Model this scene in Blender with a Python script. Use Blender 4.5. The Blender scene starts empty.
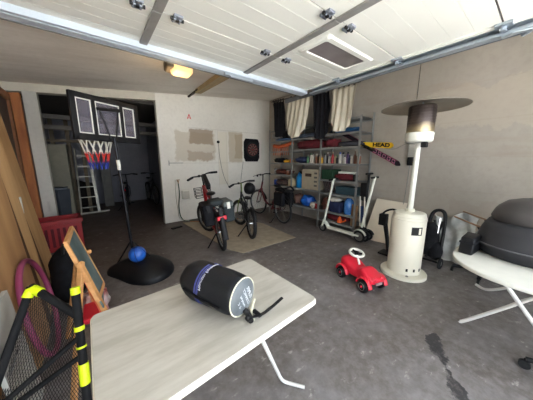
import bpy, bmesh, math, random
from mathutils import Vector, Matrix
random.seed(7)
V = Vector; PI = math.pi
S = bpy.context.scene
COL = S.collection

# ------------------------------------------------------------------ materials
def mat(name, col, rough=.6, metal=0., var=.12, scale=8., bump=0., emit=0., alpha=1., trans=0., col2=None, stretch=None, coat=0.):
    m = bpy.data.materials.new(name); m.use_nodes = True
    nt = m.node_tree; N = nt.nodes; L = nt.links
    p = N['Principled BSDF']
    p.inputs['Roughness'].default_value = rough; p.inputs['Metallic'].default_value = metal
    p.inputs['Alpha'].default_value = alpha; p.inputs['Transmission Weight'].default_value = trans
    p.inputs['Coat Weight'].default_value = coat
    if max(col[:3]) < .06: p.inputs['Specular IOR Level'].default_value = .25
    tc = N.new('ShaderNodeTexCoord'); mp = N.new('ShaderNodeMapping'); L.new(tc.outputs['Object'], mp.inputs[0])
    if stretch: mp.inputs['Scale'].default_value = stretch
    nz = N.new('ShaderNodeTexNoise'); nz.inputs['Scale'].default_value = scale; nz.inputs['Detail'].default_value = 6
    L.new(mp.outputs[0], nz.inputs['Vector'])
    cr = N.new('ShaderNodeValToRGB'); cr.color_ramp.elements[0].position = .3; cr.color_ramp.elements[1].position = .7
    c = list(col)[:3]; d = list(col2)[:3] if col2 else [min(1, x*(1+var)) for x in c]
    a = c if col2 else [x*(1-var) for x in c]
    cr.color_ramp.elements[0].color = a+[1]; cr.color_ramp.elements[1].color = d+[1]
    L.new(nz.outputs[0], cr.inputs[0]); L.new(cr.outputs[0], p.inputs['Base Color'])
    if bump:
        b = N.new('ShaderNodeBump'); b.inputs['Strength'].default_value = bump; b.inputs['Distance'].default_value = .01
        L.new(nz.outputs[0], b.inputs['Height']); L.new(b.outputs[0], p.inputs['Normal'])
    if emit:
        L.new(cr.outputs[0], p.inputs['Emission Color']); p.inputs['Emission Strength'].default_value = emit
    return m

def srgb(r, g, b):
    f = lambda x: ((x/255+.055)/1.055)**2.4 if x > 10 else x/255/12.92
    return (f(r), f(g), f(b))

class Nodes:
    """small helper for hand-made surface patterns"""
    def __init__(s, m):
        s.m = m; s.nt = m.node_tree; s.N = s.nt.nodes; s.L = s.nt.links; s.p = s.N['Principled BSDF']
        tc = s.N.new('ShaderNodeTexCoord'); s.co = tc.outputs['Object']
        sp = s.N.new('ShaderNodeSeparateXYZ'); s.L.new(s.co, sp.inputs[0]); s.x, s.y, s.z = sp.outputs
    def math(s, op, a, b=0., clamp=False):
        n = s.N.new('ShaderNodeMath'); n.operation = op; n.use_clamp = clamp
        for i, v in enumerate((a, b)):
            if isinstance(v, (int, float)): n.inputs[i].default_value = v
            else: s.L.new(v, n.inputs[i])
        return n.outputs[0]
    def noise(s, scale, detail=5, stretch=None, rough=.5):
        n = s.N.new('ShaderNodeTexNoise'); n.inputs['Scale'].default_value = scale; n.inputs['Detail'].default_value = detail
        n.inputs['Roughness'].default_value = rough
        v = s.co
        if stretch:
            mp = s.N.new('ShaderNodeMapping'); mp.inputs['Scale'].default_value = stretch; s.L.new(s.co, mp.inputs[0]); v = mp.outputs[0]
        s.L.new(v, n.inputs['Vector']); return n.outputs[0]
    def ramp(s, v, lo, hi):
        n = s.N.new('ShaderNodeMapRange'); n.inputs['From Min'].default_value = lo; n.inputs['From Max'].default_value = hi
        s.L.new(v, n.inputs['Value']); return n.outputs[0]
    def mix(s, f, a, b):
        n = s.N.new('ShaderNodeMix'); n.data_type = 'RGBA'
        if isinstance(f, (int, float)): n.inputs['Factor'].default_value = f
        else: s.L.new(f, n.inputs['Factor'])
        for i, v in ((6, a), (7, b)):
            if isinstance(v, tuple): n.inputs[i].default_value = (*v, 1)
            else: s.L.new(v, n.inputs[i])
        return n.outputs[2]
    def box(s, u0, u1, v0, v1, u, v, soft=.012, wob=None, amp=.1):
        """1 inside the rectangle, with an edge broken up by noise"""
        du = s.math('MINIMUM', s.math('SUBTRACT', u, u0), s.math('SUBTRACT', u1, u))
        dv = s.math('MINIMUM', s.math('SUBTRACT', v, v0), s.math('SUBTRACT', v1, v))
        d = s.math('MINIMUM', du, dv)
        if wob is not None: d = s.math('ADD', d, s.math('MULTIPLY', s.math('SUBTRACT', wob, .5), amp))
        return s.ramp(d, 0, soft)

def base(name, rough=.7):
    m = bpy.data.materials.new(name); m.use_nodes = True
    m.node_tree.nodes['Principled BSDF'].inputs['Roughness'].default_value = rough
    return Nodes(m)

# ------------------------------------------------------------------ geometry
class G:
    def __init__(s, M=None): s.b = bmesh.new(); s.M = M or Matrix()
    def v(s, p): return s.b.verts.new(s.M @ V(p))
    def face(s, vs):
        try: return s.b.faces.new(vs)
        except ValueError: return None
    def box(s, x0, x1, y0, y1, z0, z1, R=None, o=(0, 0, 0)):
        R = R or Matrix(); o = V(o)
        P = [s.v(R @ V((x, y, z)) + o) for x in (x0, x1) for y in (y0, y1) for z in (z0, z1)]
        for f in ((0,1,3,2), (4,6,7,5), (0,4,5,1), (2,3,7,6), (0,2,6,4), (1,5,7,3)): s.face([P[i] for i in f])
        return s
    def bar(s, p0, p1, w, h=None, up=(0, 0, 1)):
        p0, p1 = V(p0), V(p1); h = h or w
        d = (p1-p0); l = d.length; d.normalize(); u = V(up)
        if abs(d.dot(u)) > .99: u = V((1, 0, 0))
        sx = d.cross(u).normalized(); su = sx.cross(d)
        P = [s.v(p0 + d*t*l + sx*a*w/2 + su*b*h/2) for t in (0, 1) for a in (-1, 1) for b in (-1, 1)]
        for f in ((0,1,3,2), (4,6,7,5), (0,4,5,1), (2,3,7,6), (0,2,6,4), (1,5,7,3)): s.face([P[i] for i in f])
        return s
    def tube(s, pts, r, n=8, closed=False, cap=True, flat=None):
        pts = [V(p) for p in pts]; k = len(pts); rs = r if isinstance(r, (list, tuple)) else [r]*k
        rings = []; u = None
        for i in range(k):
            if closed: d = pts[(i+1) % k]-pts[i-1]
            else: d = pts[min(i+1, k-1)]-pts[max(i-1, 0)]
            d.normalize()
            if u is None:
                u = V((0, 0, 1)) if abs(d.z) < .9 else V((1, 0, 0))
            u = (u-d*u.dot(d))
            if u.length < 1e-4: u = d.orthogonal()
            u.normalize(); w = d.cross(u)
            ring = []
            for j in range(n):
                a = 2*PI*j/n; q = (u*math.cos(a)*(flat or 1)+w*math.sin(a))*rs[i]
                ring.append(s.v(pts[i]+q))
            rings.append(ring)
        m = k if closed else k-1
        for i in range(m):
            A, B = rings[i], rings[(i+1) % k]
            for j in range(n): s.face([A[j], A[(j+1) % n], B[(j+1) % n], B[j]])
        if cap and not closed:
            s.face(rings[0][::-1]); s.face(rings[-1])
        return s
    def cyl(s, p0, p1, r, r2=None, n=16): return s.tube([p0, p1], [r, r if r2 is None else r2], n)
    def lathe(s, prof, o=(0, 0, 0), ax=(0, 0, 1), n=24, cap=True, sq=None):
        o = V(o); ax = V(ax).normalized(); u = ax.orthogonal().normalized()
        if abs(ax.z) > .99: u = V((1, 0, 0))
        w = ax.cross(u); rings = []
        for (r, z) in prof:
            ring = []
            for j in range(n):
                a = 2*PI*j/n; ring.append(s.v(o+ax*z+(u*math.cos(a)+w*math.sin(a))*max(r, 1e-4)*(sq(a) if sq else 1)))
            rings.append(ring)
        for A, B in zip(rings, rings[1:]):
            for j in range(n): s.face([A[j], A[(j+1) % n], B[(j+1) % n], B[j]])
        if cap: s.face(rings[0][::-1]); s.face(rings[-1])
        return s
    def sph(s, c, r, sc=(1, 1, 1), n=16, R=None):
        R = R or Matrix(); k = n//2; c = V(c); rings = []
        for i in range(1, k):
            t = PI*i/k
            rings.append([s.v(c+R @ V((r*sc[0]*math.sin(t)*math.cos(2*PI*j/n), r*sc[1]*math.sin(t)*math.sin(2*PI*j/n), r*sc[2]*math.cos(t)))) for j in range(n)])
        T = s.v(c+R @ V((0, 0, r*sc[2]))); Bt = s.v(c-R @ V((0, 0, r*sc[2])))
        for A, B in zip(rings, rings[1:]):
            for j in range(n): s.face([A[j], B[j], B[(j+1) % n], A[(j+1) % n]])
        for j in range(n):
            s.face([T, rings[0][j], rings[0][(j+1) % n]]); s.face([Bt, rings[-1][(j+1) % n], rings[-1][j]])
        return s
    def ring(s, c, ax, R, r, n=32, m=8, a0=0, a1=2*PI, u=None):
        c = V(c); ax = V(ax).normalized(); u = V(u) if u else ax.orthogonal().normalized(); w = ax.cross(u)
        full = abs(a1-a0-2*PI) < 1e-4; k = n if full else n+1
        return s.tube([c+(u*math.cos(a0+(a1-a0)*i/n)+w*math.sin(a0+(a1-a0)*i/n))*R for i in range(k)], r, m, closed=full)
    def prism(s, pts, d):
        d = V(d); A = [s.v(p) for p in pts]; B = [s.v(V(p)+d) for p in pts]; k = len(pts)
        s.face(A[::-1]); s.face(B)
        for i in range(k): s.face([A[i], A[(i+1) % k], B[(i+1) % k], B[i]])
        return s
    def grid(s, f, nu, nv, th=None):
        P = [[s.v(f(i/nu, j/nv)) for j in range(nv+1)] for i in range(nu+1)]
        for i in range(nu):
            for j in range(nv): s.face([P[i][j], P[i+1][j], P[i+1][j+1], P[i][j+1]])
        s.th = th; return s
    def done(s, name, m, parent=None, bevel=0, label=None, angle=.7, seg=2):
        bmesh.ops.recalc_face_normals(s.b, faces=s.b.faces)
        me = bpy.data.meshes.new(name); s.b.to_mesh(me); s.b.free()
        me.materials.append(m)
        for p in me.polygons: p.use_smooth = True
        me.set_sharp_from_angle(angle=angle)
        o = bpy.data.objects.new(name, me); COL.objects.link(o); o.parent = parent
        if getattr(s, 'th', None):
            k = o.modifiers.new('s', 'SOLIDIFY'); k.thickness = s.th
        if bevel:
            k = o.modifiers.new('b', 'BEVEL'); k.width = bevel; k.segments = seg; k.limit_method = 'ANGLE'; k.angle_limit = .6; k.harden_normals = False
        if label: o['label'] = label
        return o

def tag(o, label, cat, group=None, kind=None):
    o['label'] = label; o['category'] = cat
    if group: o['group'] = group
    if kind: o['kind'] = kind
    return o
def thing(name, label, cat, loc=(0, 0, 0), rz=0, group=None, rx=0, ry=0):
    o = bpy.data.objects.new(name, None); COL.objects.link(o); o.location = loc; o.rotation_euler = (rx, ry, rz); o.empty_display_size = .1
    return tag(o, label, cat, group)
def struct(o): o['kind'] = 'structure'; return o
def copy_tree(o, parent=None):
    c = o.copy(); COL.objects.link(c); c.parent = parent
    for ch in list(o.children): copy_tree(ch, c)
    return c
def spline(P, n=6):
    P = [V(p) for p in P]; out = []
    for i in range(len(P)-1):
        a = P[max(i-1, 0)]; b = P[i]; c = P[i+1]; d = P[min(i+2, len(P)-1)]
        for k in range(n):
            t = k/n; out.append(.5*((2*b)+(c-a)*t+(2*a-5*b+4*c-d)*t*t+(-a+3*b-3*c+d)*t**3))
    out.append(P[-1]); return out
def text(name, s, size, m, parent=None, loc=(0, 0, 0), rot=(0, 0, 0), ext=.001, sx=1, fn=None, bold=0):
    """lettering as a mesh; fn bends every vertex of the text onto a surface"""
    cu = bpy.data.curves.new(name, 'FONT'); cu.body = s; cu.size = size; cu.extrude = ext; cu.align_x = 'CENTER'; cu.align_y = 'CENTER'; cu.offset = bold
    o = bpy.data.objects.new('tmp', cu); COL.objects.link(o)
    dg = bpy.context.evaluated_depsgraph_get(); me = bpy.data.meshes.new_from_object(o.evaluated_get(dg)); bpy.data.objects.remove(o)
    me.materials.clear(); me.materials.append(m)
    for v in me.vertices:
        v.co.x *= sx
        if fn: v.co = fn(v.co)
    r = bpy.data.objects.new(name, me); COL.objects.link(r); r.parent = parent
    if not fn: r.location = loc; r.rotation_euler = rot
    return r

# ------------------------------------------------------------------ palette
MT = {}
MT['black'] = mat('black plastic', (.007, .007, .008), .5, var=.3)
MT['rubber'] = mat('tyre rubber', (.016, .016, .017), .75, var=.3, scale=30)
MT['blackcloth'] = mat('black cloth', (.007, .007, .009), .9, var=.4, scale=20, bump=.3)
MT['steel'] = mat('galvanised steel', srgb(176, 186, 196), .38, .75, var=.1, scale=5)
MT['dullsteel'] = mat('dull steel', srgb(128, 128, 124), .45, .7, var=.2, scale=12)
MT['white'] = mat('white enamel', srgb(222, 220, 208), .4, var=.04)
MT['cream'] = mat('cream enamel', srgb(222, 218, 200), .35, var=.05, scale=4)
MT['red'] = mat('red paint', srgb(150, 18, 22), .4, var=.15)
MT['toyred'] = mat('toy red plastic', srgb(214, 34, 56), .33, var=.06)
MT['darkred'] = mat('dark red fabric', srgb(92, 18, 28), .85, var=.3, scale=14)
MT['blue'] = mat('blue plastic', srgb(18, 84, 190), .45, var=.2)
MT['cyan'] = mat('cyan plastic', srgb(10, 130, 200), .4, var=.15)
MT['navy'] = mat('navy cloth', srgb(22, 34, 70), .8, var=.3)
MT['orange'] = mat('orange plastic', srgb(222, 92, 28), .5, var=.15)
MT['yellow'] = mat('yellow', srgb(232, 188, 22), .45, var=.06)
MT['neon'] = mat('neon yellow', srgb(214, 232, 20), .45, var=.06)
MT['green'] = mat('dark green', srgb(34, 62, 44), .6, var=.2)
MT['wood'] = mat('pine', srgb(196, 142, 88), .6, var=.15, scale=6, stretch=(1, 1, 8))
MT['chrome'] = mat('chrome', (.7, .7, .7), .15, 1., var=.05)
MT['glass'] = mat('clear plastic', (.85, .85, .85), .1, alpha=.12, var=.02)

# ------------------------------------------------------------------ setting
XL, XR, YB, YF = -.98, 4.25, 5.3, -1.0
def ceil_z(x): return 2.72+.103*x

def build_floor():
    n = base('floor concrete', .55)
    big = n.noise(1.1, 6, rough=.6); fine = n.noise(14, 8, rough=.7); mid = n.noise(4.2, 6, rough=.65)
    c = n.mix(n.ramp(big, .35, .65), srgb(94, 86, 81), srgb(122, 119, 119))
    c = n.mix(n.math('MULTIPLY', n.ramp(mid, .44, .62), .5), c, srgb(90, 80, 72))
    c = n.mix(n.math('MULTIPLY', n.ramp(fine, .42, .72), .5), c, srgb(150, 147, 145))
    # browner and darker towards the depth of the garage
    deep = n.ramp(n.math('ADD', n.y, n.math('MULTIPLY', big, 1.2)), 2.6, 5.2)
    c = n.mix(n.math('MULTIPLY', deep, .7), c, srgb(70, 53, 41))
    # pale chips of paint
    vo = n.N.new('ShaderNodeTexNoise'); vo.inputs['Scale'].default_value = 7.5; vo.inputs['Detail'].default_value = 3
    mp = n.N.new('ShaderNodeMapping'); mp.inputs['Scale'].default_value = (1, 2.2, 1); mp.inputs['Rotation'].default_value = (0, 0, .8); n.L.new(n.co, mp.inputs[0]); n.L.new(mp.outputs[0], vo.inputs['Vector'])
    chips = n.math('MULTIPLY', n.ramp(vo.outputs[0], .63, .69), n.ramp(fine, .48, .56))
    c = n.mix(n.math('MULTIPLY', chips, .6), c, srgb(178, 174, 166))
    # dark tar streak
    mp = n.N.new('ShaderNodeMapping'); mp.vector_type = 'POINT'; n.L.new(n.co, mp.inputs[0])
    mp.inputs['Location'].default_value = (-1.86, -.27, 0)
    rot = n.N.new('ShaderNodeMapping'); rot.inputs['Rotation'].default_value = (0, 0, -.62); n.L.new(mp.outputs[0], rot.inputs[0])
    sp = n.N.new('ShaderNodeSeparateXYZ'); n.L.new(rot.outputs[0], sp.inputs[0])
    st = n.box(-.27, .27, -.04, .04, sp.outputs[0], sp.outputs[1], .012, mid, .3)
    st = n.math('MULTIPLY', st, n.ramp(fine, .3, .5))
    c = n.mix(n.math('MULTIPLY', st, .85), c, srgb(32, 32, 36))
    n.L.new(c, n.p.inputs['Base Color'])
    r = n.N.new('ShaderNodeMapRange'); n.L.new(mid, r.inputs[0]); r.inputs['To Min'].default_value = .35; r.inputs['To Max'].default_value = .68; n.L.new(r.outputs[0], n.p.inputs['Roughness'])
    b = n.N.new('ShaderNodeBump'); b.inputs['Strength'].default_value = .35; b.inputs['Distance'].default_value = .01; n.L.new(fine, b.inputs['Height']); n.L.new(b.outputs[0], n.p.inputs['Normal'])
    return n.m
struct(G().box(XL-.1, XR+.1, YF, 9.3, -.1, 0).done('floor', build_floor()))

def wall_mat(name, patches=(), col=srgb(205, 198, 182), col2=srgb(218, 213, 200), axis='x', extra=None):
    n = base(name, .75); u = n.x if axis == 'x' else n.y
    w = n.noise(3.2, 6, rough=.65); f = n.noise(18, 6); lo = n.noise(.9, 3)
    c = n.mix(n.ramp(lo, .35, .65), col, col2)
    c = n.mix(n.math('MULTIPLY', n.ramp(f, .45, .75), .25), c, tuple(x*.75 for x in col))
    for (u0, u1, z0, z1, pc, k, amp) in patches:
        mk = n.box(u0, u1, z0, z1, u, n.z, .03, w, amp)
        c = n.mix(n.math('MULTIPLY', mk, k), c, pc)
    if extra: c = extra(n, c, w, f)
    n.L.new(c, n.p.inputs['Base Color'])
    b = n.N.new('ShaderNodeBump'); b.inputs['Strength'].default_value = .25; b.inputs['Distance'].default_value = .006; n.L.new(f, b.inputs['Height']); n.L.new(b.outputs[0], n.p.inputs['Normal'])
    return n.m
def seams(n, c, w, f):
    for u0 in (2.56, 2.80):
        c = n.mix(n.math('MULTIPLY', n.box(u0, u0+.014, 0.75, 2.2, n.x, n.z, .004), .25), c, srgb(130, 122, 108))
    for (a, b_, z) in ((1.34, 3.9, 1.375), (1.82, 3.9, 2.2)):
        c = n.mix(n.math('MULTIPLY', n.box(a, b_, z, z+.014, n.x, n.z, .004), .3), c, srgb(130, 122, 108))
    return c
backm = wall_mat('old white back wall', [
    (1.50, 2.50, 1.42, 2.12, srgb(192, 182, 162), .65, .25),
    (1.83, 2.46, 1.82, 2.2, srgb(150, 130, 108), .8, .2),
    (1.78, 2.45, 1.44, 1.68, srgb(160, 138, 116), .55, .35),
    (2.56, 2.86, .8, 2.18, srgb(220, 214, 198), .9, .02),
    (2.86, 3.3, 1.39, 2.2, srgb(186, 172, 146), .75, .1),
    (3.05, 3.3, 1.5, 2.14, srgb(168, 148, 120), .6, .2)],
    col=srgb(220, 216, 206), col2=srgb(228, 225, 216), extra=seams)
g = G()
def slab(g, x0, x1, y0, y1, z0, zf=ceil_z, extra=0):
    P = [g.v(p) for p in ((x0, y0, z0), (x1, y0, z0), (x1, y0, zf(x1)+extra), (x0, y0, zf(x0)+extra), (x0, y1, z0), (x1, y1, z0), (x1, y1, zf(x1)+extra), (x0, y1, zf(x0)+extra))]
    for f in ((0,1,2,3), (7,6,5,4), (0,4,5,1), (1,5,6,2), (2,6,7,3), (3,7,4,0)): g.face([P[i] for i in f])
slab(g, 1.17, XR, YB, YB+.16, 0); struct(g.done('wall_back', backm))
linm = wall_mat('lintel plaster', (), srgb(196, 190, 174), srgb(208, 203, 190))
g = G(); slab(g, XL, 1.17, YB, YB+.16, 2.55)
# underside of the lintel follows the ceiling
for v in g.b.verts:
    if abs(v.co.z-2.55) < .01: v.co.z = 2.585+.09*v.co.x
struct(g.done('trim_1', linm))
g = G(); g.box(-.775, -.605, YB-.02, YB+.16, 0, 2.53); struct(g.done('trim_2', wall_mat('pillar plaster', ((-.72, -.66, .55, .75, srgb(130, 126, 120), .35, .02),), srgb(186, 184, 176), srgb(204, 202, 194)), bevel=.006))
def rmarks(n, c, w, f):
    # faint block courses and scuffs
    zz = n.math('FRACT', n.math('MULTIPLY', n.z, 2.0)); m1 = n.math('LESS_THAN', zz, .03)
    c = n.mix(n.math('MULTIPLY', m1, .10), c, srgb(140, 126, 106))
    sc = n.noise(2.0, 5, stretch=(1, .5, 3.5))
    c = n.mix(n.math('MULTIPLY', n.ramp(sc, .58, .75), .4), c, srgb(150, 134, 116))
    sp = n.noise(24, 2)
    c = n.mix(n.ramp(sp, .8, .84), c, srgb(60, 50, 44))
    return c
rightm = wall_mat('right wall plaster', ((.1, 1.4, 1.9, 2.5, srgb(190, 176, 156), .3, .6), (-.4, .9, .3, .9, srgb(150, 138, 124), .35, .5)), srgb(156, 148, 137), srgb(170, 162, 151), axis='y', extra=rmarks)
struct(G().box(XR, XR+.15, YF, 9.3, 0, 3.3).done('wall_right', rightm))
struct(G().box(XL-.15, XL, YF, 9.3, 0, 3.3).done('wall_left', wall_mat('left wall plaster', (), srgb(190, 184, 170), srgb(204, 198, 184), axis='y')))
def ceilextra(n, c, w, f):
    st = n.noise(1.3, 6, stretch=(.5, 2.6, 1), rough=.6)
    return n.mix(n.math('MULTIPLY', n.ramp(st, .45, .75), .45), c, srgb(186, 174, 158))
g = G(); P = []
A = [(XL-.1, YF, 0), (XR+.1, YF, 0), (XR+.1, YB+.14, 0), (XL-.1, YB+.14, 0)]
g.prism([(x, y, ceil_z(x)) for x, y, _ in A], (0, 0, .12))
struct(g.done('ceiling', wall_mat('ceiling plaster', (), srgb(228, 221, 211), srgb(236, 230, 221), extra=ceilextra)))
# joist under the ceiling
g = G(); g.prism([(1.775, 2.9, 2.80), (1.985, 2.9, 2.81), (1.95, 4.75, 2.83), (1.83, 4.75, 2.82)], (0, 0, .08))
struct(g.done('trim_3', mat('dusty board', srgb(168, 146, 108), .8, var=.2, scale=5, stretch=(4, .6, 1))))
struct(G().bar((1.835, 4.6, 2.862), (1.87, 5.28, 2.872), .04, .03).done('trim_4', mat('dark batten', srgb(44, 30, 22), .8)))
# front wall around the opening (behind the camera)
fm = mat('outer plaster', srgb(205, 200, 190), .8)
struct(G().box(XL-.15, -.75, YF-.12, YF, 0, 3.3).box(3.3, XR+.15, YF-.12, YF, 0, 3.3).box(-.75, 3.3, YF-.12, YF, 2.55, 3.3).done('wall_front', fm))
struct(G().box(-14, 18, -22, YF, -.12, -.02).done('ground', mat('driveway', srgb(205, 204, 202), .9, var=.08, scale=3)))

# room beyond the opening
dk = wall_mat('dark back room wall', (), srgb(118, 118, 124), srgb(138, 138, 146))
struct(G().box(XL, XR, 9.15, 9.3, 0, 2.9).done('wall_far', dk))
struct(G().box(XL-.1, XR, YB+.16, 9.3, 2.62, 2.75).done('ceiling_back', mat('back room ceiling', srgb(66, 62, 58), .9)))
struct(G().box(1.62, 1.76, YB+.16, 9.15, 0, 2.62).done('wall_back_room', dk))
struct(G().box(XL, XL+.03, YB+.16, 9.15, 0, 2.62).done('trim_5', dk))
g = G()
for z in (2.35, 2.12): g.box(-.93, 1.6, 6.9, 7.0, z, z+.09)
struct(g.done('trim_6', mat('grey beam', srgb(104, 100, 94), .8)))

# ------------------------------------------------------------------ overhead garage door
doorm = mat('door white', srgb(232, 231, 222), .45, var=.02, scale=2)
door = bpy.data.objects.new('door_1', None); COL.objects.link(door); door['kind'] = 'structure'
DX0, DX1, DZ = -.68, 2.92, 2.60
joints = [2.70, 2.05, 1.25, .41, -.40]
for a, b in zip(joints, joints[1:]):
    g = G(); n = 5; w = (a-b-.012)/n
    for i in range(n):
        y1 = a-.006-i*w; y0 = y1-w
        g.box(DX0, DX1, y0+.0025, y1-.0025, DZ, DZ+.042)
    g.box(DX0, DX1, b+.008, a-.008, DZ+.0025, DZ+.045)
    g.done('door_panel', doorm, door)
    G().box(DX0, DX1, b-.007, b+.007, DZ+.012, DZ+.03).done('joint_seal', MT['dullsteel'], door)
g = G(); g.box(DX0, DX1+.03, 2.66, 2.75, 2.545, 2.66); g.box(DX0, DX1+.03, 2.70, 2.80, 2.54, 2.548)
g.done('bottom_profile', mat('aluminium profile', srgb(196, 206, 216), .5, .15, var=.04), door, bevel=.004)
g = G(); g.box(DX0, DX1+.03, 2.80, 2.815, 2.535, 2.555); g.done('rubber_seal', MT['dullsteel'], door)
g = G(); g.box(1.50, 1.85, 2.665, 2.70, 2.50, 2.545).box(1.42, 1.50, 2.66, 2.70, 2.51, 2.545); g.done('door_handle', MT['steel'], door, bevel=.006)
stm = mat('grey stiffener', srgb(148, 146, 142), .45, .3)
for x in (.52, 1.725):
    g = G()
    for a, b in zip(joints, joints[1:]): g.box(x-.035, x+.035, b+.004, a-.004, DZ-.018, DZ)
    g.done('stiffener', stm, door, bevel=.003)
for x in (DX0+.03, DX1-.03):
    g = G()
    for a, b in zip(joints, joints[1:]): g.box(x-.03, x+.03, b+.004, a-.004, DZ-.012, DZ)
    g.done('end_cap', doorm, door, bevel=.003)
for j in joints[1:4]:
    for x in (.385, .67, 1.585, 1.89):
        g = G(); g.box(x-.035, x+.035, j+.01, j+.05, DZ-.018, DZ).box(x-.035, x+.035, j-.05, j-.01, DZ-.018, DZ)
        g.cyl((x-.045, j, DZ-.016), (x+.045, j, DZ-.016), .011, n=10)
        for dx in (-.025, .025):
            for dy in (-.035, .035): g.cyl((x+dx, j+dy, DZ-.018), (x+dx, j+dy, DZ-.026), .007, n=8)
        h_ = g.done('hinge', mat('hinge zinc', srgb(150, 156, 166), .4, .7) if 'hinge zinc' not in bpy.data.materials else bpy.data.materials['hinge zinc'], door, bevel=.002)
        G().box(x-.012, x+.012, j-.012, j+.012, DZ-.032, DZ-.012).cyl((x-.05, j, DZ-.016), (x-.03, j, DZ-.016), .014, n=8).cyl((x+.03, j, DZ-.016), (x+.05, j, DZ-.016), .014, n=8).done('pin', MT['black'], h_)
for j in joints[1:4]:
    g = G(); g.box(2.84, 2.93, j-.06, j+.05, DZ-.02, DZ).box(2.88, 2.93, j-.02, j+.02, DZ-.05, DZ)
    g.cyl((2.86, j, DZ-.03), (3.02, j, DZ-.03), .009, n=8); g.cyl((2.97, j, DZ-.03), (3.0, j, DZ-.03), .026, n=14)
    g.done('roller', MT['steel'], door, bevel=.002)
# window in the second section
def rrect(cx, cy, w, h, r, z, n=5):
    out = []
    for sx, sy, a in ((1, 1, 0), (-1, 1, 90), (-1, -1, 180), (1, -1, 270)):
        for i in range(n+1):
            t = math.radians(a+90*i/n); out.append(V((cx+sx*(w/2-r)+r*math.cos(t), cy+sy*(h/2-r)+r*math.sin(t), z)))
    return out
wc = (2.265, 1.625)
g = G(); O = rrect(*wc, .82, .38, .03, DZ-.016); I = rrect(*wc, .73, .27, .03, DZ-.016); O2 = rrect(*wc, .85, .41, .03, DZ); I2 = rrect(*wc, .71, .25, .03, DZ-.002)
R4 = [[g.v(p) for p in r] for r in (O2, O, I, I2)]
for A_, B_ in zip(R4, R4[1:]):
    for i in range(len(A_)): g.face([A_[i], A_[(i+1) % len(A_)], B_[(i+1) % len(B_)], B_[i]])
wf = g.done('window_frame', doorm, door)
G().prism(rrect(*wc, .72, .26, .03, DZ-.006), (0, 0, .004)).done('pane', mat('smoked pane', srgb(120, 112, 112), .25, var=.2, scale=3), wf)
# right running track, hung from the ceiling
tr = bpy.data.objects.new('trim_7', None); COL.objects.link(tr); tr['kind'] = 'structure'
g = G(); g.box(2.95, 3.03, -.7, 2.62, 2.535, 2.542).box(2.95, 2.956, -.7, 2.62, 2.54, 2.56).box(3.024, 3.03, -.7, 2.62, 2.54, 2.605).box(2.96, 3.03, -.7, 2.62, 2.60, 2.606)
g.done('track', MT['steel'], tr, bevel=.002)
g = G(); g.box(3.03, 3.045, -.7, 3.3, 2.53, 2.60).box(3.03, 3.10, -.7, 3.3, 2.595, 2.602); g.done('angle_rail', mat('dark zinc', srgb(120, 126, 132), .5, .6), tr)
for y in (.35, 1.6, 2.9):
    g = G(); g.bar((3.06, y, 2.6), (3.06, y, ceil_z(3.06)), .035, .004); g.done('hanger', MT['steel'], tr)
g = G(); g.bar((2.98, .42, 2.53), (3.02, -.1, 2.60), .05, .02).bar((3.02, .3, 2.51), (2.9, .1, 2.56), .03, .02).bar((2.93, .36, 2.52), (2.99, .16, 2.52), .05, .012).bar((2.99, .22, 2.515), (3.05, .05, 2.56), .05, .012); g.done('cable_bracket', MT['steel'], tr, bevel=.003)
# left track too (outside the frame, seen from a step aside)
g = G(); g.box(-.80, -.72, -.7, 2.62, 2.535, 2.542).box(-.80, -.794, -.7, 2.62, 2.54, 2.606); g.done('track', MT['steel'], tr, bevel=.002)

# ceiling lamp of the door opener
lx, ly = 1.04, 3.3
lamp = thing('ceiling_lamp', 'amber-lit box lamp with dark body hanging under the ceiling behind the raised door', 'lamp', (lx, ly, 2.70))
G().prism([(-.19, -.13, -.06), (-.06, -.16, -.09), (.17, -.12, -.08), (.17, .13, -.08), (-.14, .15, -.06)], (0, 0, .13)).done('lamp_body', mat('lamp body', srgb(110, 98, 80), .5), lamp, bevel=.03, seg=3)
G().prism([(-.09, -.175, -.10), (.12, -.165, -.10), (.17, -.12, -.10), (.17, .08, -.10), (-.05, .10, -.10), (-.10, .0, -.10)], (0, 0, .14)).done('lamp_cover', mat('amber cover', srgb(236, 190, 128), .4, emit=.6, var=.08, scale=3), lamp, bevel=.03, seg=3)
G().box(-.03, .03, -.03, .03, .06, ceil_z(lx-.03)-2.702).done('bracket', MT['dullsteel'], lamp)
G().tube(spline([(-.15, -.02, .05), (-.22, 0, .03), (-.26, 0, .07), (-.25, 0, ceil_z(lx-.25)-2.705)]), .007).done('cable', MT['black'], lamp)
li = bpy.data.lights.new('bulb', 'POINT'); li.energy = 3; li.color = (1, .72, .4); li.shadow_soft_size = .08
lo = bpy.data.objects.new('bulb', li); COL.objects.link(lo); lo.location = (lx, ly, 2.45)

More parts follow.
